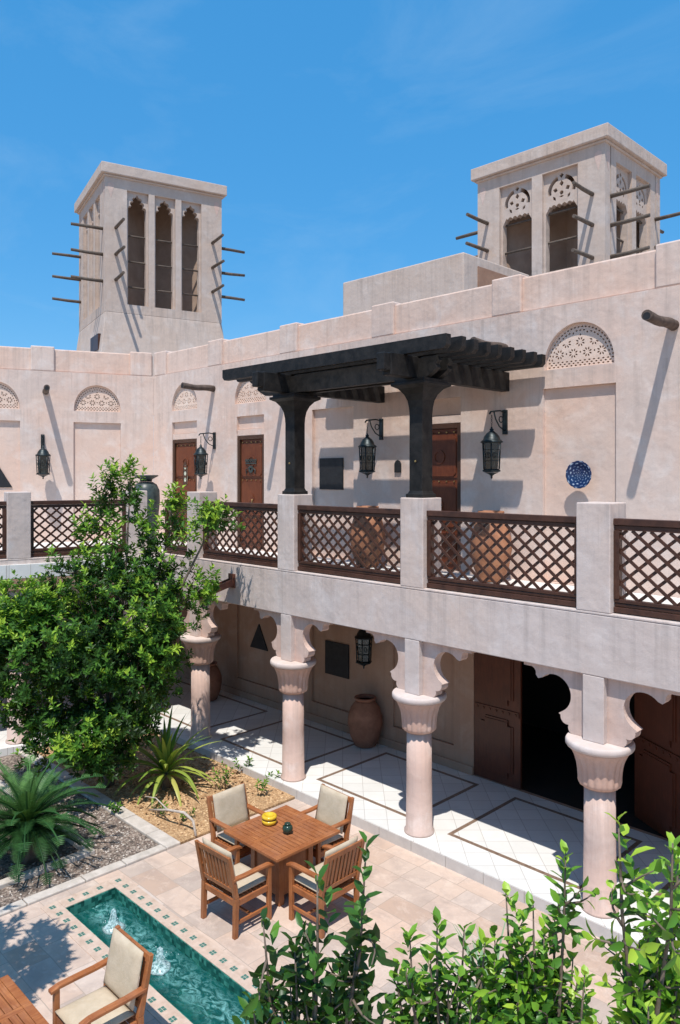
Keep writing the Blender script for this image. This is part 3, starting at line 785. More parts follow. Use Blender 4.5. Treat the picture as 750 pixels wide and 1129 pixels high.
# ------------------------------------------------------------------ wind towers
def quad_frames(o, e, w, d):
    f0 = Frame(o, e); n = f0.n
    c0 = f0(0,0,0); c1 = f0(w,0,0); c2 = f0(w,0,-d); c3 = f0(0,0,-d)
    return [(Frame((c0.x,c0.y),(f0.e.x,f0.e.y)), w), (Frame((c1.x,c1.y),(-n.x,-n.y)), d), (Frame((c2.x,c2.y),(-f0.e.x,-f0.e.y)), w), (Frame((c3.x,c3.y),(n.x,n.y)), d)]
def tower(name, label, o, e, w, d, zb, z0, z1, ztop, openings, carved, rows, loc, flare=.0, bh=1.0):
    root = thing(name, loc, label, 'wind tower')
    frs = quad_frames(o, e, w, d)
    f0 = frs[0][0]
    body = MB()
    th = .3
    for i, (fr, L) in enumerate(frs):
        s = L/frs[0][1]
        hs = []; rec = []
        for (a, b) in openings:
            a, b = a*s, b*s
            if carved:
                zc = z1-.80; uc = (a+b)/2; hw_ = (b-a)/2; rr_ = min(.36, hw_*.90); vc = z1-.47
                head = []
                for q in range(0, 25):      # scalloped lower edge, bulging round the roundel
                    x = 1-2*q/24; y = -.02+.05*abs(math.sin(x*math.pi*3)) if abs(x) < .80 else -.02-.14*(abs(x)-.80)/.2
                    if abs(x) < .62: y -= .0
                    head.append((uc+hw_*x, zc+y))
                hs.append([(a, z0),(b, z0)]+head)
                def seg(r0, r1, a0, a1, k=8): return [(uc+r1*math.cos(R(a0+(a1-a0)*j/k)), vc+r1*math.sin(R(a0+(a1-a0)*j/k))) for j in range(k+1)]+[(uc+r0*math.cos(R(a1-(a1-a0)*j/k)), vc+r0*math.sin(R(a1-(a1-a0)*j/k))) for j in range(k+1)]
                r = rr_
                for a0, a1 in ((-12,72),(108,192)): hs.append(seg(r*.74, r, a0, a1))
                hs.append([(uc-r*.16, vc+r*.98),(uc, vc+r*.78),(uc+r*.16, vc+r*.98),(uc, vc+r*1.12)])
                hs.append(petal(uc, vc, R(90), r*.22, r*.66, r*.15))
                for sg in (0, 180): hs.append(petal(uc, vc-r*.10, R(abs(sg-22)), r*.30, r*.66, r*.17))
                hs.append(circle(uc, vc-r*.16, r*.14, 10)); hs.append(petal(uc, vc-r*.40, R(0), -r*.18, r*.18, r*.07))
                for sg in (-1, 1): hs.append(petal(uc+sg*r*.52, vc-r*.44, R(90-sg*35), -r*.20, r*.20, r*.10))
            else:
                hs.append(foil((a+b)/2, (b-a)/2, z0, z1-.07))
            rec.append(rect(a-.05, b+.05, z0-.002 if not carved else z0-.002, z1))
        # face: deep frame with rectangular recesses, then the pierced plate set back
        inset = 0 if i % 2 == 0 else th
        outer = rect(inset+(.002 if inset else 0), L-inset-(.002 if inset else 0), zb+bh, ztop-.36)
        body.plate(fr, outer, rec, 0, .09)
        body.plate(fr, rect(outer[0][0]+.003, outer[1][0]-.003, zb+bh, ztop-.361), hs, -.0905, .17)
    bd = body.build('tower_shaft', 'tower', root)
    # solid base
    b = MB(); q = flare
    pts = [f0(-q,0,q), f0(w+q,0,q), f0(w+q,0,-d-q), f0(-q,0,-d-q)]; pt2 = [f0(0,0,0), f0(w,0,0), f0(w,0,-d), f0(0,0,-d)]
    b.add([p_+UP*zb for p_ in pts]+[p_+UP*(zb+bh-.002) for p_ in pt2], [(3,2,1,0),(4,5,6,7),(0,1,5,4),(1,2,6,5),(2,3,7,6),(3,0,4,7)])
    b.build('base', 'tower', root, .02)
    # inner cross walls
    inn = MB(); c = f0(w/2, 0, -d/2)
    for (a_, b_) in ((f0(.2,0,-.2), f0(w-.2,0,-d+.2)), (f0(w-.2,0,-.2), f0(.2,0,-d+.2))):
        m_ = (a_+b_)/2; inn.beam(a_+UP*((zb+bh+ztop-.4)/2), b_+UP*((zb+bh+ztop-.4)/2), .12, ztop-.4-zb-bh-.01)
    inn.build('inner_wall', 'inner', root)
    c_ = MB(); q = .13
    c_.fbox(f0, -q, w+q, ztop-.30, ztop, -d-q, q); c_.fbox(f0, -.05, w+.05, ztop-.359, ztop-.301, -d-.05, .05)
    c_.build('cornice', 'tower', root, .02)
    # projecting poles at both ends of every face
    for (fr, L) in frs:
        for u in (.30, L-.30):
            for z in rows:
                zz = z+random.uniform(-.03,.03)
                MB().tube([fr(u,zz,-.1), fr(u,zz,.4), fr(u+random.uniform(-.02,.02),zz+random.uniform(-.02,.03),.88)], [.05,.047,.042], 9).build('pole', 'towerpole', root)
    # thin rails crossing the openings
    for (fr, L) in frs[:2] + frs[3:]:
        s = L/frs[0][1]
        for z in rows: MB().tube([fr(openings[0][0]*s-.02, z-.1, -.20), fr(openings[-1][1]*s+.02, z-.1, -.20)], .028, 7).build('crossbar', 'towerpole', root)
    # drop shaped niches near the corners
    for (fr, L) in frs:
        for u in (.16, L-.16):
            z = ztop-.62; mb = MB()
            mb.plate(fr, [(u-.09,z),(u-.07,z-.10),(u,z-.34),(u+.07,z-.10),(u+.09,z),(u+.075,z+.07),(u,z+.11),(u-.075,z+.07)], [], .004, .006)
            mb.build('corner_niche', 'column', root)
    return root
c = F*21.6+RT*(-6.70); e60 = F*.5+RT*.866
lt = tower('wind_tower', 'tall wind tower with three slender lobed openings per side, on the left', (c.x, c.y), (e60.x, e60.y), 3.52, 3.7, 7.84, 10.2, 13.50, 14.16,
           [(.67,1.20),(1.48,2.01),(2.29,2.82)], False, (12.35,11.60,10.85), (c.x, c.y, 7.84), .26, 2.1)
f_ = quad_frames((c.x, c.y), (e60.x, e60.y), 3.52, 3.7)[3][0]
MB().fbox(f_, 2.5, 3.5, 8.86, 9.32, .0, .16).build('base_vent_dark_box', 'rail', lt)  # solid dark box stands in for the shaded opening
tower('wind_tower', 'wind tower with carved round tracery over its openings, at right behind the parapet', (-11.3, 16.2), (1,0), 3.43, 3.0, 7.86, 9.6, 12.45, 13.10,
      [(.70,1.52),(1.90,2.72)], True, (11.62,10.93,10.22), (-9.6, 16.2, 7.86), 0)

# ------------------------------------------------------------------ pergola
pg = thing('pergola', (-8.3, 9.2, POSTTOP), 'black timber pergola of stacked beams over the middle of the terrace', 'pergola')
for px_ in (GX[3], GX[4]):
    c = (px_, FY-.0+.0-(-.21), 0)
    c = (px_, FY+.21, 0)
    prof = [(.155,POSTTOP),(.155,POSTTOP+.05),(.135,POSTTOP+.06),(.118,POSTTOP+.10),(.118,6.12),(.124,6.22),(.14,6.32),(.175,6.41),(.235,6.49),(.31,6.53),(.31,6.57),(.27,6.575),(.27,6.618)]
    p = MB().lathe(prof, c, square=True).build('post', 'pergola', pg, .006)
    b = MB(); b.box(px_-.08, px_+.08, 7.75, WY-.003, 6.62, 6.93)
    b.box(px_-.07, px_+.07, 7.62, 7.748, 6.68, 6.92)
    b.build('cross_beam', 'pergola', pg, .012)
    st = MB().tube([(px_-.0, FY+.075, 5.45), (px_-.0, FY+.095, 5.45)][::-1], .014, 8); st.build('bolt', 'brass', pg)
xs = (GX[3]+.083, GX[4]-.083)   # GX[3] is right of GX[4]
xa, xb = GX[4], GX[3]
for y in (8.36, 8.62):
    for (a, b, e1, e2) in ((xa+.083, xb-.083, 0, 0), (xa-.80, xa-.083, 1, 0), (xb+.083, xb+.42, 0, 1)):
        fr = Frame((0, y-.05), (1,0)); z0, z1 = 6.625, 6.90
        if e1: o_ = [(b,z0),(b,z1),(a,z1),(a-.02,z1-.06),(a+.02,z1-.10),(a,z1-.16),(a+.10,z0+.06),(a+.22,z0)]
        elif e2: o_ = [(a,z0),(a,z1),(b,z1),(b+.02,z1-.06),(b-.02,z1-.10),(b,z1-.16),(b-.08,z0+.06),(b-.18,z0)]
        else: o_ = rect(a,b,z0,z1)
        MB().plate(fr, o_, [], 0, .10).build('main_beam', 'pergola', pg, .006)
for i in range(9):
    y = 8.02+.305*i
    fr = Frame((0, y), (1,0)); z0, z1 = 6.935, 7.125; a, b = -11.05+random.uniform(-.02,.02), -6.08+random.uniform(-.02,.02)
    MB().plate(fr, [(a+.05,z0),(b-.05,z0),(b,z0+.05),(b,z1),(a,z1),(a,z0+.05)], [], 0, .10).build('purlin', 'pergola', pg, .006)
MB().box(-11.0,-6.1,8.2,8.26,6.93,6.934) if False else None

# ------------------------------------------------------------------ wall things
def make_lantern(label, group='wall lanterns on the terrace'):
    r = thing('wall_lantern', (0,0,0), label, 'lantern', group)
    # local: wall plane y=0, lantern hangs at y=-.36 ; z=0 is the lantern body bottom
    y = -.36
    mb = MB(); mb.box(-.035,.035,-.03,0,.62,1.02); mb.tube([(0,-.02,.98),(0,-.15,1.0),(0,y-.02,.97),(0,y-.05,.93)], .014, 6)
    mb.tube([(0,-.02,.68),(0,-.16,.74),(0,-.26,.86),(0,-.30,.97)], .010, 6)
    pts = [(0,-.12-.05*math.cos(a),.86+.05*math.sin(a)) for a in [i*.5 for i in range(14)]]; mb.tube(pts, .008, 5)
    mb.build('bracket', 'lantern', r)
    mb = MB()
    for i in range(5): 
        z = .90-.035*i; mb.tube([(0.012*math.cos(a) if i % 2 else 0, y+(0 if i % 2 else .012*math.cos(a)), z+.02*math.sin(a)) for a in [j*math.pi/3 for j in range(7)]], .004, 4, False)
    mb.build('chain', 'lantern', r)
    mb = MB(); c = (0,y,0)
    mb.lathe([(.0,.735),(.012,.73),(.014,.70),(.03,.69),(.022,.665),(.04,.65),(.075,.62),(.105,.57),(.12,.52),(.145,.50),(.155,.485),(.15,.47),(.12,.465)][::-1], c, 12)
    mb.lathe([(.10,0),(.135,.01),(.14,.03),(.12,.045),(.115,.05)], c, 6, False); mb.lathe([(.0,-.11),(.015,-.09),(.012,-.06),(.045,-.03),(.10,-.005)], c, 12)
    for k_ in range(6):
        a = k_*math.pi/3; p = [(.118*math.cos(a), y+.118*math.sin(a), .05), (.135*math.cos(a), y+.135*math.sin(a), .47)]
        mb.tube(p, .010, 5)
        a2 = a+math.pi/3
        for z, rr_ in ((.18,.123),(.36,.130)): mb.tube([(rr_*math.cos(a), y+rr_*math.sin(a), z), (rr_*math.cos(a2), y+rr_*math.sin(a2), z)], .006, 4)
        am = a+math.pi/6; rr_ = .112
        mb.tube([(rr_*math.cos(am)+.025*math.cos(q_)*-math.sin(am), y+rr_*math.sin(am)+.025*math.cos(q_)*math.cos(am), .27+.045*math.sin(q_)) for q_ in [j*math.pi/4 for j in range(9)]], .005, 4, False)
    mb.build('cage', 'lantern', r)
    MB().lathe([(.098,.05),(.112,.465)], c, 6, False).build('glass', 'lglass', r)
    return r
lan = make_lantern('black metal lantern on the wall right of the terrace doorway, under the pergola edge')
place(lan, (GX[3], WY, 5.30))
lan.scale = (1.18,1.12,1)
l2 = dup(lan); place(l2, (GX[4], WY, 5.30), 0, 'black metal lantern on the wall between the black square panel and the pergola post')
l3 = dup(lan); place(l3, (-15.02, WY, 5.26), 0, 'black metal lantern on the wall between the two farthest terrace doors')
l4 = dup(lan); pp = LW(-2.75, 0, 0); place(l4, (pp.x, pp.y, 5.26), math.atan2(.928,.371), 'black metal lantern under the water spout of the left wing')
for s in ():
    pass
l5 = dup(lan); place(l5, (-9.72, WY, 1.74), 0, 'black metal lantern hanging on the shaded gallery wall below the balcony')
l5['group'] = 'wall lanterns on the terrace'

def panel(poly, fr, w, label, name='wall_panel', cat='panel'):
    root = MB().plate(fr, poly, [], w, .028); o = root.build(name, 'black', None, .004); tag(o, label, cat)
    return o
panel(rect(-11.40,-10.72,4.96,5.60), RW, -.04, 'square black slate panel on the pink terrace wall', 'wall_panel')
panel([(-9.29,5.30),(-9.14,5.30),(-9.14,5.46),(-9.165,5.51),(-9.215,5.535),(-9.265,5.51),(-9.29,5.46)], RW, .032, 'tiny arched black plaque beside the terrace pergola post', 'wall_plaque', 'plaque')
panel([(-4.12,4.95),(-3.45,4.95),(-3.8,5.55)], LW, -.04, 'black triangular panel on the left wing wall at the photo edge', 'wall_panel')
panel(rect(-11.22,-10.55,1.20,1.87), RW, -.03, 'black square panel on the shaded wall inside the gallery', 'wall_panel')
panel([(-13.70,1.34),(-13.08,1.34),(-13.39,1.90)], RW, -.03, 'black triangle panel on the shaded wall inside the gallery', 'wall_panel')

# blue plate
r = MB(); ctr = Vector((-5.60, WY-.06, 5.25))
r.lathe([(0,-.0),(.10,.004),(.15,.015),(.205,.045),(.21,.05),(.205,.052),(.15,.024),(.10,.012),(0,.010)], (0,0,0), 40, rfun=lambda a, z: 1+(.02*math.sin(a*16) if z > .03 else 0))
for i, v in enumerate(r.v): r.v[i] = Vector((v.x, -v.z, v.y))
o = r.build('wall_plate', 'plate'); o.location = (-5.55, WY-.068, 5.26); tag(o, 'round blue patterned ceramic plate hung in the terrace niche', 'plate')

# jars
def jar(name, label, loc, h, rmax, mat, cat='jar', group=None, rim=True):
    root = thing(name, loc, label, cat, group)
    x, y, z = loc
    prof = [(.5,0),(.62,.03),(.86,.22),(1.0,.48),(.97,.62),(.80,.80),(.58,.90),(.52,.93)]
    MB().lathe([(r_*rmax, q_*h) for r_, q_ in prof], loc, 36, rfun=lambda a, z_: 1+.008*math.sin(z_*60)).build('body', mat, root)
    MB().lathe([(.52*rmax,.93*h),(.60*rmax,.955*h),(.64*rmax,.98*h),(.62*rmax,h),(.52*rmax,h),(.48*rmax,.95*h),(.46*rmax,.7*h)], loc, 36).build('rim', mat, root)
    return root
jar('terracotta_jar', 'large terracotta jar behind the balcony lattice, right of the front pergola post', (GX[3]+.02, WY-.45, FLOOR2), 1.12, .33, 'jar', group='large jars behind the balcony lattice')
jar('terracotta_jar', 'large terracotta jar behind the balcony lattice, between the two pergola posts', (GX[4]+.05, WY-.45, FLOOR2), 1.12, .33, 'jar', group='large jars behind the balcony lattice')
jar('terracotta_jar', 'brown clay jar standing on the shaded gallery floor', (-9.80, 10.40, .152), .92, .33, 'jardark')
jar('terracotta_jar', 'brown clay jar in the dark far corner of the gallery', (-14.3, 10.0, .152), .85, .30, 'jardark')
p = at(161, 560, 17.2); ux, uy = p.x, p.y
u_ = thing('tall_urn', (ux, uy, FLOOR2), 'dark metal urn with a flat lid at the inner corner of the terrace', 'urn')
MB().lathe([(.20,0),(.22,.05),(.18,.12),(.26,.6),(.31,1.1),(.30,1.35),(.24,1.48),(.15,1.54)], (ux,uy,FLOOR2), 32).build('body', 'urn', u_)
MB().lathe([(.13,1.545),(.14,1.60),(.27,1.67),(.28,1.69),(.22,1.695),(.05,1.66)], (ux,uy,FLOOR2), 32).build('lid', 'urn', u_)

# ------------------------------------------------------------------ garden furniture
def make_table(label):
    r = thing('garden_table', (0,0,0), label, 'table', 'square teak garden tables')
    S = .525; T = .75
    fr = MB(); b = .075
    fr.box(-S,S,-S,-S+b,T-.035,T); fr.box(-S,S,S-b,S,T-.035,T); fr.box(-S,-S+b,-S+b+.002,S-b-.002,T-.035,T); fr.box(S-b,S,-S+b+.002,S-b-.002,T-.035,T)
    fr.box(-.035,.035,-S+b+.002,S-b-.002,T-.035,T-.001)
    fr.build('frame', 'teak', r, .004)
    sl = MB(); n = 13; h = (2*S-2*b)/n
    for i in range(n):
        y = -S+b+i*h
        sl.box(-S+b+.002,-.037,y+.004,y+h-.004,T-.03,T-.002); sl.box(.037,S-b-.002,y+.004,y+h-.004,T-.03,T-.002)
    sl.build('slats', wood('teak_slat', (.20,.055,.018), (.60,.24,.085), 'x', .8), r, .002)
    ap = MB(); q = .40
    ap.box(-q,q,-q,-q+.025,T-.12,T-.037); ap.box(-q,q,q-.025,q,T-.12,T-.037); ap.box(-q,-q+.025,-q+.027,q-.027,T-.12,T-.037); ap.box(q-.025,q,-q+.027,q-.027,T-.12,T-.037)
    ap.build('apron', 'teak', r, .003)
    for sx in (-1,1):
        for sy in (-1,1): MB().box(sx*.24-.04, sx*.24+.04, sy*.24-.04, sy*.24+.04, 0, T-.037).build('leg', 'teakz', r, .005)
    st = MB(); st.box(-.20,.20,-.255,-.225,.10,.68); st.box(-.20,.20,.225,.255,.10,.68); st.box(-.255,-.225,-.20,.20,.10,.68); st.box(.225,.255,-.20,.20,.10,.68)
    st.build('pedestal_panel', 'teakz', r, .003)
    return r
tb = place(make_table('square slatted teak table with a yellow bowl, ringed by four chairs'), (-7.33, 6.24, 0))
t2 = place(dup(tb), (-6.43, 2.16, 0), 0, 'square slatted teak table cut off by the bottom left corner of the photo')
def cushion(mb, x0, x1, y0, y1, z0, z1, n=12, m=12, tilt=None):
    vs = []; fs = []
    def pt(i, j, side):
        a = i/n*2-1; b = j/m*2-1
        e = max(0, (1-abs(a)**7))*max(0, (1-abs(b)**7)); e = e**.4
        puff = e*(1+.10*(1-a*a)*(1-b*b))
        return ((x0+x1)/2+a*(x1-x0)/2, (y0+y1)/2+b*(y1-y0)/2, (z0+z1)/2+side*(z1-z0)/2*max(.18, puff))
    for side in (1, -1):
        for j in range(m+1):
            for i in range(n+1): vs.append(pt(i, j, side))
    N = (n+1)*(m+1)
    for j in range(m):
        for i in range(n):
            a = j*(n+1)+i; fs.append((a,a+1,a+n+2,a+n+1)); fs.append((a+N,a+n+1+N,a+n+2+N,a+1+N))
    for i in range(n):
        fs.append((i, i+N, i+1+N, i+1)); b = m*(n+1)+i; fs.append((b, b+1, b+1+N, b+N))
    for j in range(m):
        a = j*(n+1); fs.append((a, a+n+1, a+n+1+N, a+N)); b = a+n; fs.append((b, b+N, b+n+1+N, b+n+1))
    vs = [Vector(v) for v in vs]
    if tilt: vs = [tilt(v) for v in vs]
    mb.add(vs, fs, 0, True)
def make_chair(label):
    r = thing('garden_chair', (0,0,0), label, 'chair', 'teak armchairs with beige cushions')
    hw = .295
    for sx in (-1,1):
        x = sx*hw
        MB().box(x-.025,x+.025,.235,.285,0,.655).build('leg', 'teakz', r, .005)
        mb = MB(); 
        mb.hexa([(x-.025,-.275,0),(x+.025,-.275,0),(x+.025,-.22,0),(x-.025,-.22,0),(x-.025,-.265,.45),(x+.025,-.265,.45),(x+.025,-.205,.45),(x-.025,-.205,.45)])
        mb.hexa([(x-.025,-.265,.451),(x+.025,-.265,.451),(x+.025,-.205,.451),(x-.025,-.205,.451),(x-.025,-.365,.95),(x+.025,-.365,.95),(x+.025,-.325,.95),(x-.025,-.325,.95)])
        mb.build('rear_leg', 'teakz', r, .005)
        a = MB(); pts = [(-.29,.685),(-.10,.675),(.10,.675),(.24,.672),(.32,.652)]
        for p, q in zip(pts[:-1], pts[1:]): a.hexa([(x-.034,p[0],p[1]-.028),(x+.034,p[0],p[1]-.028),(x+.034,q[0],q[1]-.028),(x-.034,q[0],q[1]-.028),(x-.034,p[0],p[1]),(x+.034,p[0],p[1]),(x+.034,q[0],q[1]),(x-.034,q[0],q[1])])
        a.build('armrest', 'teak', r, .004)
    s = MB(); s.box(-hw+.027,hw-.027,.245,.272,.35,.425); s.box(-hw+.027,hw-.027,-.25,-.222,.35,.42)
    for sx in (-1,1): s.box(sx*hw-.013,sx*hw+.013,-.203,.233,.35,.42)
    for i in range(7): s.box(-hw+.027,hw-.027,-.2+i*.062,-.2+i*.062+.048,.40,.418)
    s.build('seat_frame', 'teak', r, .003)
    st = MB()
    for sx in (-1,1): st.box(sx*hw-.011,sx*hw+.011,-.218,.233,.14,.18)
    st.box(-hw+.013,hw-.013,-.01,.02,.148,.172); st.build('stretcher', 'teak', r, .003)
    def bk(z): return -.235-(z-.45)*.215
    b = MB()
    for z0, z1 in ((.50,.555),(.88,.945)):
        b.hexa([(-hw+.027,bk(z0)-.014,z0),(hw-.027,bk(z0)-.014,z0),(hw-.027,bk(z0)+.014,z0),(-hw+.027,bk(z0)+.014,z0),(-hw+.027,bk(z1)-.014,z1),(hw-.027,bk(z1)-.014,z1),(hw-.027,bk(z1)+.014,z1),(-hw+.027,bk(z1)+.014,z1)])
    for i in range(8):
        x = -hw+.07+i*(2*hw-.14)/7; z0, z1 = .556, .879
        b.hexa([(x-.019,bk(z0)-.008,z0),(x+.019,bk(z0)-.008,z0),(x+.019,bk(z0)+.008,z0),(x-.019,bk(z0)+.008,z0),(x-.019,bk(z1)-.008,z1),(x+.019,bk(z1)-.008,z1),(x+.019,bk(z1)+.008,z1),(x-.019,bk(z1)+.008,z1)])
    b.build('backrest', 'teakz', r, .003)
    c = MB(); cushion(c, -hw+.03, hw-.03, -.20, .285, .427, .50); c.build('seat_cushion', 'cream', r)
    c = MB()
    cushion(c, -hw+.028, hw-.028, 0, .47, -.035, .035, tilt=lambda v: Vector((v.x, bk(.50+v.y)+.060-v.z*.98, .505+v.y)))
    bm_ = c
    bm_.f = [f[::-1] for f in bm_.f] if False else bm_.f
    c.build('back_cushion', 'cream', r)
    return r
ch = place(make_chair('teak armchair with its slatted back to the camera, beside the pool rim'), (-7.23, 5.44, 0), R(2))
place(dup(ch), (-6.50, 6.20, 0), R(91), 'teak armchair with its back half hidden by the dark shrub leaves')
place(dup(ch), (-8.10, 6.20, 0), R(-88), 'teak armchair with beige back cushion beside the sandy planting bed')
place(dup(ch), (-7.36, 6.90, 0), R(178), 'teak armchair with beige back cushion nearest the gallery step')
place(dup(ch), (-6.32, 3.24, 0), R(180), 'teak armchair with beige cushions near the bottom left corner of the photo')
# things on the table
bw = thing('bowl', (-7.58, 6.24, .75), 'round yellow lidded bowl on the teak table', 'bowl')
MB().lathe([(.05,0),(.085,.012),(.098,.04),(.09,.062)], (-7.58,6.24,.75), 32).build('body', 'yellow', bw)
MB().lathe([(.088,.062),(.088,.075)], (-7.58,6.24,.75), 32).build('band', 'brownglaze', bw)
MB().lathe([(.090,.0755),(.098,.085),(.10,.10),(.088,.118),(.06,.12),(.055,.105),(0,.10)], (-7.58,6.24,.75), 32).build('lid', 'yellow', bw)
MB().lathe([(.0,.102),(.05,.104),(.045,.112),(0,.114)][::-1], (-7.58,6.24,.75), 24).build('centre', 'brownglaze', bw) if False else None
cd = thing('candle_holder', (-7.22, 6.24, .75), 'small dark green glass ball candle holder on the teak table', 'candle holder')
MB().lathe([(.03,0),(.055,.02),(.068,.055),(.06,.09),(.035,.108)], (-7.22,6.24,.75), 20, rfun=lambda a, z: 1+.04*math.sin(a*7)).build('body', 'darkgreen', cd)
MB().lathe([(.035,.108),(.042,.118),(.036,.128),(.02,.126)], (-7.22,6.24,.75), 20).build('rim', 'darkgreen', cd)

# ------------------------------------------------------------------ vegetation
def rv(s=1): return Vector((random.gauss(0,s), random.gauss(0,s), random.gauss(0,s)))
def scatter_stones(n, fn, smin, smax):
    mb = MB()
    for _ in range(n):
        x, y, z = fn(); s = random.uniform(smin, smax); a = random.uniform(0, 6.28); ca, sa = math.cos(a), math.sin(a)
        pts = [(1,0,0),(.3,.8,.1),(-.9,.4,0),(-.6,-.7,.1),(.5,-.8,0),(.2,.1,.55),(-.3,-.1,.5)]
        vs = [Vector((x+s*(px_*ca-py_*sa)*random.uniform(.8,1.2), y+s*(px_*sa+py_*ca), z+s*pz_)) for px_, py_, pz_ in pts]
        mb.add(vs, [(0,1,5),(1,2,6,5),(2,3,6),(3,4,6),(4,0,5),(4,5,6)], random.uniform(.02,1), False)
    return mb
def gfn():
    while True:
        x = random.uniform(-13.5,-9.42); y = random.uniform(2.2,5.72)
        if not (x < -9.8 and y < 5.0 and random.random() < .75): return x, y, .008
tag(scatter_stones(9000, gfn, .010, .026).build('gravel', 'pebble'), 'brown and grey gravel along the paving edge', 'gravel', kind='stuff')
def sfn(): return random.uniform(-14,-9.27), random.uniform(6.0,8.12), .028
tag(scatter_stones(7000, sfn, .008, .024).build('mulch', 'chip'), 'sandy bark mulch scattered over the planting bed', 'mulch', kind='stuff')

lit = MB()
for _ in range(650):
    x = random.gauss(-11.4, 1.0); y = random.uniform(6.05, 8.1)
    if -14 < x < -9.3:
        a_ = random.uniform(0, 6.28); lit.leaf(Vector((x, y, .045+random.uniform(0,.015))), Vector((math.cos(a_), math.sin(a_), random.uniform(-.15,.25))), (UP+rv(.3)).normalized(), random.uniform(.05,.11), .035, random.uniform(.05,.9), .2, 0)
tag(lit.build('leaf_litter', 'chip'), 'dry fallen leaves under the courtyard tree', 'leaf litter', kind='stuff')

def crown_leaves(mb, blobs, n_cl, leaves, L, tonebase=.45):
    tot = sum(b[2]**2 for b in blobs)
    for (c, axes, wgt, bright) in [(b[0], b[1], b[2], b[3]) for b in blobs]:
        n = int(n_cl*wgt**2/tot)
        for _ in range(n):
            d = rv().normalized(); rr_ = random.random()**.45
            nn = noise.noise(Vector((d.x*1.9+c.x, d.y*1.9+c.y, d.z*1.9+c.z)))
            rr_ *= 1+.42*nn
            p = c+Vector((d.x*axes[0], d.y*axes[1], d.z*axes[2]))*rr_
            if noise.noise(p*2.1+Vector((3,9,1))) < -.10: continue
            axis = (d*1.0+UP*.9+rv(.35)).normalized()
            tn = tonebase+bright+.55*noise.noise(p*2.3)+random.gauss(0,.15)+(.20 if rr_ > .75 and d.z > 0 else -.10)  # outer top lighter as new growth, inner crown shade put into darker tones
            k_ = random.randint(*leaves)
            side = axis.orthogonal().normalized(); s2 = axis.cross(side)
            for i in range(k_):
                a = i*2.4; el = random.uniform(.35, 1.1)
                dd = (side*math.cos(a)+s2*math.sin(a))*math.cos(el)+axis*math.sin(el)
                base = p+axis*(i/k_)*L*.9
                tl = max(.02, min(1, tn+random.uniform(-.10,.10)+(.12 if i > k_-3 else 0)))
                mb.leaf(base, dd, axis, L*random.uniform(.75,1.25), L*.42, tl, .12, 0)
def limb(mb, a, b, r0, r1, n=7, wob=.12):
    a = Vector(a); b = Vector(b); pts = []
    for i in range(n):
        t_ = i/(n-1); p = a.lerp(b, t_)
        if 0 < i < n-1: p += rv(wob*.5)*(a-b).length*.12
        pts.append(p)
    mb.tube(pts, [r0+(r1-r0)*i/(n-1) for i in range(n)], 8)
    return pts
# main courtyard tree
def blob(px_, py_, d, rx, rz, w=None, bright=0, ry=None):
    s = d/835
    return (at(px_, py_, d), (rx*s, (ry or rx)*s, rz*s), w or math.sqrt(rx*rz), bright)
TB = [blob(112,695,12.6,86,78), blob(50,735,12.3,70,62), blob(150,745,12.4,48,52,None,.05), blob(178,672,12.6,46,42), blob(34,680,12.4,42,38,None,.08),
      blob(132,628,12.7,44,34,26,.02), blob(185,625,12.7,26,30,20), blob(118,565,12.8,13,40,16,.08), blob(143,552,12.7,10,38,13,.10), blob(80,632,12.6,30,22,18,.04),
      blob(236,574,12.7,28,12,20,.16), blob(190,580,12.7,11,36,14,.08), blob(6,700,12.2,34,40,None,.10), blob(172,715,12.3,36,28,None,.12), blob(100,785,12.3,72,28), blob(45,780,12.2,38,28), blob(222,650,12.5,17,15,16,.2),
      blob(130,530,12.8,7,20,9,.12), blob(96,590,12.7,9,18,9,.08), blob(212,600,12.7,12,20,12,.1), blob(165,590,12.6,10,28,12,.06), blob(-8,720,12.2,30,40,None,.1), blob(90,818,12.0,52,20), blob(118,838,12.2,34,18), blob(60,828,12.0,40,18,None,.05), blob(150,800,12.3,22,24)]
tr_base = gnd(118, 868)
tree = thing('citrus_tree', (tr_base.x, tr_base.y, 0.03), 'bushy green tree with small bright leaves growing in the planting bed at left', 'tree')
tk = MB()
fork = tr_base+Vector((.05,.05,.85))
limb(tk, tr_base, fork, .085, .07, 6, .1)
for q in ((-.35,.1,1.2),(.3,-.2,1.3),(.1,.35,1.4)): limb(tk, tr_base+Vector((q[0]*.2,q[1]*.2,0)), tr_base+Vector(q), .05, .03, 6, .2)
ends = []
for b in TB[:16]:
    mid = fork.lerp(b[0], .5)+rv(.12)
    limb(tk, fork, mid, .045, .03, 5); limb(tk, mid, b[0], .03, .012, 5)
    for _ in range(5):
        d = rv().normalized(); e = b[0]+Vector((d.x*b[1][0], d.y*b[1][1], abs(d.z)*b[1][2]))*.75
        limb(tk, b[0], e, .013, .005, 4)
tk.build('trunk', 'bark', tree)
cr = MB(); crown_leaves(cr, TB, 9000, (6, 9), .098, .38)
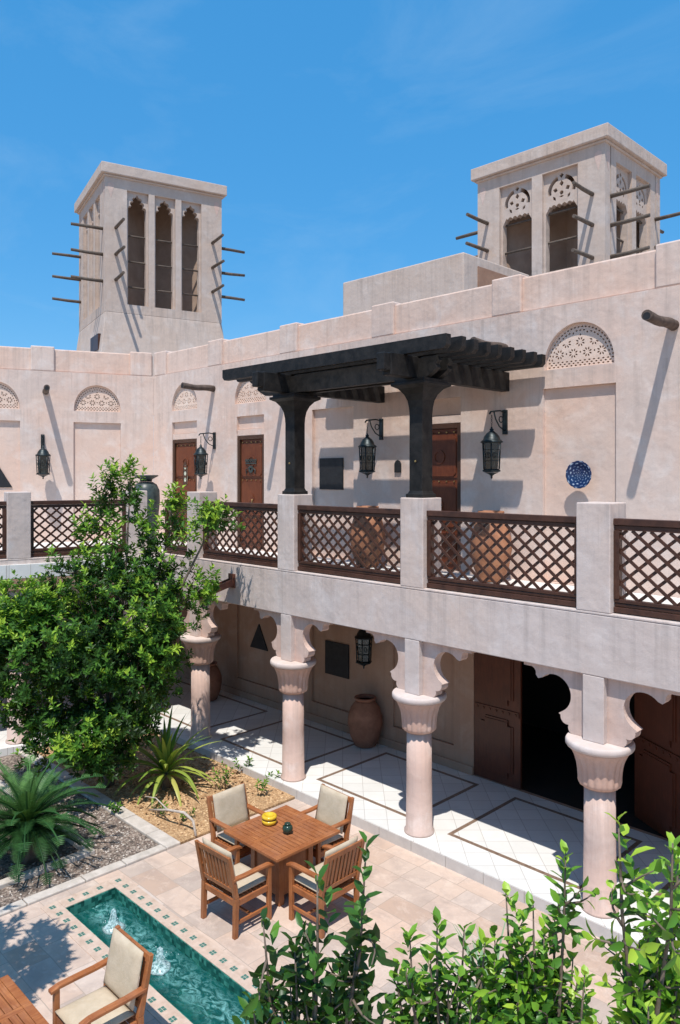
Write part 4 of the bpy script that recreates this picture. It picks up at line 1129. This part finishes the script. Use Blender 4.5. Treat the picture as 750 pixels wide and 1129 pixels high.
# upright leafy shoots that break the outline
def shoot(mb, base, tip, L, n, tone, wid=.36, stemmb=None, shape=0, spread=.9):
    base = Vector(base); tip = Vector(tip); ax = (tip-base).normalized(); side = ax.orthogonal().normalized(); s2 = ax.cross(side)
    bend = rv(.09)*(tip-base).length
    for i in range(n):
        t_ = i/(n-1) if n > 1 else 1
        p = base.lerp(tip, t_)+bend*math.sin(t_*math.pi)
        a = i*2.4+random.uniform(-.3,.3); el = (spread*.35)+t_**2*.75+random.uniform(-.15,.15)
        dd = (side*math.cos(a)+s2*math.sin(a))*math.cos(el)+ax*math.sin(el)
        tl = max(.02, min(1, tone+.25*(t_-.4)+random.gauss(0,.13)))
        mb.leaf(p, dd, ax, L*random.uniform(.55,1.2)*(1.0-.25*t_**4), L*wid*random.uniform(.8,1.15), tl, random.uniform(.02,.25), shape)
    if stemmb is not None: stemmb.tube([base.lerp(tip, q/4)+bend*math.sin(q/4*math.pi) for q in range(5)], [.009,.008,.006,.005,.003], 6)
for b in TB:
    for _ in range(11):
        d = rv().normalized(); d.z = abs(d.z)*.9+.1
        e = b[0]+Vector((d.x*b[1][0], d.y*b[1][1], d.z*b[1][2]))*random.uniform(.7,1.0)
        shoot(cr, e, e+(d+UP*1.4).normalized()*random.uniform(.12,.30), .12, 13, .62+random.uniform(-.1,.35), .42)
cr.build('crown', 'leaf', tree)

# cycad
cy = gnd(30, 948); cyc = thing('cycad', (cy.x, cy.y, 0), 'dark green cycad with arching feathery fronds in its own bed', 'cycad')
MB().lathe([(.16,0),(.19,.1),(.18,.3),(.12,.42),(.03,.47)], (cy.x,cy.y,0), 20, rfun=lambda a, z: 1+.12*math.sin(a*7+z*40)).build('trunk', 'bark', cyc)
fm = MB()
def frond(mb, c, az, el, L, droop, n=50, lw=.165, tone=.5):
    h = Vector((math.cos(az), math.sin(az), 0)); p = Vector(c); pts = []; e = el
    for i in range(n):
        pts.append(p.copy()); p = p+(h*math.cos(e)+UP*math.sin(e))*(L/n); e -= droop/n*(1+i/n)
    mb.tube(pts[::5]+[pts[-1]], [.012]*(len(pts[::5]))+[.004], 5, True, True, max(.02, tone-.1))
    for i in range(4, n):
        t_ = i/n; s = lw*(math.sin(min(1, t_*1.15+.12)*math.pi)**.6 if t_ < .88 else .5*(1-t_)/.12+.25)
        T = (pts[min(i+1,n-1)]-pts[i-1]).normalized(); S = T.cross(UP).normalized(); Nn = S.cross(T)
        for sg in (-1, 1):
            d = (S*sg*.92+T*.36+Nn*.22)
            a = pts[i]; wv = T*.0062
            q = a+d*s*random.uniform(.92,1.05); mdl = a+d*s*.5+Nn*.006
            mb.add([a-wv, mdl-wv*1.1, q, mdl+wv*1.1, a+wv], [(0,1,3,4),(1,2,3)], max(.02, min(1, tone+random.uniform(-.15,.15))))
for ring, (n, el, L, dr) in enumerate(((5,1.42,1.0,.4),(8,1.15,1.1,.65),(10,.88,1.15,.8),(12,.60,1.15,.85),(12,.32,1.12,.8),(11,.06,1.0,.6),(9,-.12,.8,.4))):
    for i in range(n):
        frond(fm, (cy.x, cy.y, .46), 2*math.pi*i/n+ring*.37+random.uniform(-.12,.12), el+random.uniform(-.1,.1), L*random.uniform(.9,1.08)*1.02, dr*random.uniform(.85,1.15), tone=.80-.11*ring+random.uniform(-.15,.15))
fm.build('fronds', 'cycad', cyc)

# strap leaved plant
def strap_plant(name, label, c, n, Lr, w, mat, tone, elr=(.2,1.45), z0=.12, cat='plant'):
    root = thing(name, (c.x, c.y, .03), label, cat)
    mb = MB()
    for i in range(n):
        az = i*2.399+random.uniform(-.2,.2); q = i/n; el = elr[1]-(elr[1]-elr[0])*q+random.uniform(-.08,.08); L = random.uniform(*Lr); h = Vector((math.cos(az), math.sin(az), 0))
        p = Vector((c.x, c.y, z0+.10*(1-q)))+h*.03; e = el; m = 9; prev = None; S = h.cross(UP); tn = max(.02, min(1, tone(q)+random.uniform(-.12,.12)))
        vs = []; 
        for k_ in range(m+1):
            t_ = k_/m; ww = w*(.55+.9*math.sin(min(1,t_*1.3+.1)*math.pi/1.35))*(1-t_**3)+.002
            T = h*math.cos(e)+UP*math.sin(e); Nn = S.cross(T)*-1
            vs += [p-S*ww/2+Nn*ww*.18, p, p+S*ww/2+Nn*ww*.18]
            p = p+T*(L/m); e -= random.uniform(.6,1.0)*.16*(1.4 if el < .7 else .8)
        fs = []
        for k_ in range(m):
            a = k_*3; fs += [(a,a+1,a+4,a+3),(a+1,a+2,a+5,a+4)]
        mb.add(vs, fs, tn, True)
    mb.build('leaves', mat, root)
    MB().lathe([(.06,.0),(.055,z0),(.03,z0+.12)], (c.x,c.y,.0), 12).build('stem', 'bark', root)
    return root
yc = gnd(183, 872)
strap_plant('strap_leaved_plant', 'spiky green and yellow strap leaved plant at the foot of the tree', yc, 54, (.75,1.1), .055, 'strap', lambda q: .42+.25*random.random()+(.3 if q > .86 else 0), (.05,1.5), .26)
# small seedlings
def seedling(px_, py_, h, label, n=5):
    c = gnd(px_, py_); root = thing('young_plant', (c.x,c.y,.03), label, 'plant', 'young plants in the sandy bed'); lm = MB(); sm = MB()
    for i in range(n):
        a = random.uniform(0,6.28); b = Vector((c.x,c.y,.03))+Vector((math.cos(a),math.sin(a),0))*.03; tp = b+Vector((math.cos(a)*random.uniform(.05,.18),math.sin(a)*random.uniform(.05,.18),h*random.uniform(.7,1.1)))
        shoot(lm, b.lerp(tp,.35), tp, .085, 12, .6, .42); sm.tube([b, b.lerp(tp,.5)+rv(.01), tp], [.006,.005,.003], 5)
    lm.build('leaves', 'leaf', root); sm.build('stem', 'bark', root)
seedling(248, 872, .42, 'leafy young plant in sandy mulch left of the dining chairs', 6)
seedling(286, 878, .36, 'thin young plant in sandy mulch close to the gallery step', 3)
seedling(268, 853, .26, 'thin young plant in sandy mulch further along the gallery step', 3)
seedling(298, 868, .22, 'lowest young plant against the gallery step near the front column', 2)
seedling(172, 902, .20, 'low green sprout beside the fallen pale branch', 4)
seedling(130, 897, .14, 'tiny green sprout growing by the stone kerb', 3)
seedling(205, 905, .12, 'small sprig right of the fallen pale branch', 2)
br_ = thing('dead_branch', tuple(gnd(200, 900)), 'bent pale dead branch lying in the sandy bed', 'branch')
mb = MB(); q = [gnd(165,893,.10), gnd(185,893,.25), gnd(203,896,.28), gnd(213,905,.2), gnd(216,922,.03)]
mb.tube(q, [.012,.018,.022,.02,.018], 8); mb.build('stem', 'palebark', br_)
mb = MB(); mb.tube([q[1], gnd(172,880,.3), gnd(160,878,.32)], [.012,.009,.005], 6); mb.build('twig', 'palebark', br_)

# foreground shrubs (tops of tall shrubs standing below the camera)
def fg_shrub(label, base, shoots, L, tone, d_, extra, wid=.40, name='tall_shrub'):
    """shoots: (px, py, length m)"""
    bz = Vector((base.x, base.y, 0)); root = thing(name, (base.x, base.y, 0), label, 'shrub', None); lm = MB(); sm = MB()
    tips = [at(px_, py_, d_+dd) for (px_, py_, ln, dd) in shoots]
    cen = sum(tips, Vector())/len(tips); hub = Vector((cen.x, cen.y, min(t.z for t in tips)-.75)); hub = hub.lerp(Vector((base.x, base.y, hub.z)), .5)
    limb(sm, bz, hub, .05, .03, 7, .08)
    for (px_, py_, ln, dd), tip in zip(shoots, tips):
        st = tip-((tip-hub).normalized()*.45+UP*.75).normalized()*ln
        sm.tube([hub, hub.lerp(st,.5)+rv(.02), st, st.lerp(tip,.5), tip], [.02,.014,.009,.007,.004], 7)
        n = int(ln/L*5.5)
        shoot(lm, st, tip, L, n, tone+random.uniform(-.08,.1), wid, None, 1)
        for k_ in range(extra):
            q = st.lerp(tip, random.uniform(-.35,.5)); dirn = (rv(1)+UP*.45).normalized(); e = q+dirn*random.uniform(.10,.27)
            shoot(lm, q, e, L*random.uniform(.75,1.05), 7, tone-.08+random.uniform(-.16,.18), wid, sm, 1)
    lm.build('leaves', 'nearleaf', root); sm.build('stem', 'bark', root)
    return root
def base_of(px_, d_): p = at(px_, 1000, d_); return Vector((p.x, p.y, 0))
fg_shrub('bright lime green leafy shrub rising in the bottom right corner', base_of(720, 4.0),
    [(682,905,.5,0),(712,985,.4,.2),(742,930,.4,-.1),(745,1000,.5,.1),(725,1010,.4,0),(718,1055,.4,.1),(748,1040,.45,0),(700,1100,.4,0),(690,1060,.35,.1),(705,1040,.5,0),(735,1070,.5,.15),(715,1110,.5,-.2),(748,945,.35,.3),(742,1105,.4,0)], .14, .82, 4.0, 5)  # leaf tone raised to include the sunlight on it
fg_shrub('mid green leafy shrub in front of the gallery step, near the bottom right', base_of(600, 4.9),
    [(624,940,.5,0),(558,985,.5,.1),(600,1030,.4,0),(570,1065,.4,0),(632,1055,.4,.1),(545,1060,.4,0),(605,1080,.4,0),(640,1110,.4,.1),(588,998,.5,0),(612,1005,.45,.1),(575,1040,.5,0),(612,1050,.5,.1),(645,1075,.5,-.1),(560,1085,.45,.1),(630,1100,.5,0),(590,1105,.5,.1),(685,1115,.35,.2),(545,1030,.4,.1)], .13, .68, 4.9, 6)  # tone lifted here too, for sun on the leaves
fg_shrub('shrub with sparse upright shoots at the bottom centre, over the paving', base_of(480, 4.8),
    [(482,1018,.5,0),(475,1060,.4,.1),(505,1100,.4,0),(455,1085,.4,0),(512,1025,.45,.1),(452,1035,.45,.0),(437,1065,.4,.1),(535,1040,.4,.1),(495,1075,.4,0),(470,1095,.4,.1),(520,1110,.35,0),(430,1105,.4,.1),(548,1105,.4,.1)], .13, .60, 4.8, 3)
fg_shrub('darkest leafy shrub in front of the dining chairs at the bottom', base_of(350, 4.3),
    [(404,930,.62,0),(345,1040,.4,0),(365,1090,.4,.1),(320,1085,.4,0),(392,1050,.4,0),(310,1110,.35,0),(350,965,.5,.0),(395,1010,.55,.1),(290,1015,.45,.1),(325,1045,.5,0),(375,1060,.5,.1),(300,1080,.45,.1),(345,1090,.45,0),(405,1085,.5,.1),(425,1110,.45,.1),(278,1105,.35,0),(375,1115,.4,0)], .145, .24, 4.3, 3, .38)
ag = at(540, 1150, 5.6); agz = ag.z
sp = strap_plant('spiky_plant', 'pale silvery spiky grass tuft between the shrubs at the bottom edge', Vector((ag.x, ag.y, 0)), 90, (.45,.75), .016, 'agave', lambda q: .6, (.3,1.5), .12, 'plant')
sp.location.z = agz
# its tall pedestal pot so that it stands on something
jar('planter_pot', 'terracotta planter holding the spiky grass, below the photo edge', (ag.x, ag.y, 0), agz+.1, .33, 'jar', 'planter')
# unseen tree added beyond the left edge to shade the lower left paving
bt = thing('unseen_shade_tree', (-8.6, .9, 0), 'unseen leafy tree added beyond the lower left edge to shade the paving', 'tree')
mb = MB(); limb(mb, (-8.6,.9,0), (-8.4,1.0,2.0), .08, .05)
for q in ((-8.0,1.4,2.8),(-9.2,1.6,2.9),(-8.2,.3,2.9)): limb(mb, (-8.4,1.0,2.0), q, .04, .015)
mb.build('trunk', 'bark', bt)
mb = MB(); crown_leaves(mb, [(Vector((-7.55,1.95,3.0)),(.7,.65,.55),1,0),(Vector((-8.6,1.6,3.0)),(.8,.7,.6),1,0),(Vector((-8.1,1.0,3.1)),(.9,.8,.7),1.1,0)], 2600, (7,9), .14)
mb.build('crown', 'leaf', bt)

# ------------------------------------------------------------------ light, sky, camera
sun_dir = Vector((.62,-.90,2.41)).normalized()
sl = bpy.data.lights.new('sun', 'SUN'); sl.energy = 5.0; sl.angle = R(.53); sl.color = (1.0,.955,.89)
so = bpy.data.objects.new('sun', sl); COL.objects.link(so); so.rotation_euler = (-sun_dir).to_track_quat('-Z','Y').to_euler()
w = bpy.data.worlds.new('World'); scene.world = w; w.use_nodes = True; nt = w.node_tree
bg = nt.nodes['Background']
sky = nt.nodes.new('ShaderNodeTexSky'); sky.sky_type = 'NISHITA'; sky.sun_disc = False
sky.sun_elevation = math.asin(sun_dir.z); sky.sun_rotation = math.atan2(sun_dir.x, sun_dir.y)
sky.air_density = 1.0; sky.dust_density = .6; sky.ozone_density = 2.0
hs = nt.nodes.new('ShaderNodeHueSaturation'); hs.inputs['Hue'].default_value = .486; hs.inputs['Saturation'].default_value = 1.30; hs.inputs['Value'].default_value = 1.62
nt.links.new(sky.outputs[0], hs.inputs['Color'])
wp = nt.nodes.new('ShaderNodeTexCoord').outputs['Generated']
deep = mixc(nt, .70, hs.outputs[0], (.30, 1.98, 4.7))
mpw = nt.nodes.new('ShaderNodeMapping'); mpw.inputs['Scale'].default_value = (1.2, 2.6, 5.0); mpw.inputs['Rotation'].default_value = (.3,.2,.5); nt.links.new(wp, mpw.inputs['Vector'])
wisp = ramp(nt, nz(nt, mpw.outputs[0], 1.6, 9, .62, .6), [(.50, 0), (.85, .22)])
nt.links.new(mixc(nt, wisp, deep, (3.2, 4.6, 6.0)), bg.inputs[0]); bg.inputs[1].default_value = .15
cam = bpy.data.cameras.new('camera'); co = bpy.data.objects.new('camera', cam); COL.objects.link(co); scene.camera = co
co.location = (0,0,CAMZ); co.rotation_euler = (R(90), 0, math.atan2(-F.x, F.y))
cam.sensor_fit = 'HORIZONTAL'; cam.sensor_width = 36; cam.lens = 835/750*36; cam.shift_y = -40.5/750; cam.clip_end = 2000; cam.clip_start = .05
scene.view_settings.view_transform = 'Standard'; scene.view_settings.look = 'None'; scene.view_settings.exposure = 0; scene.view_settings.gamma = 1
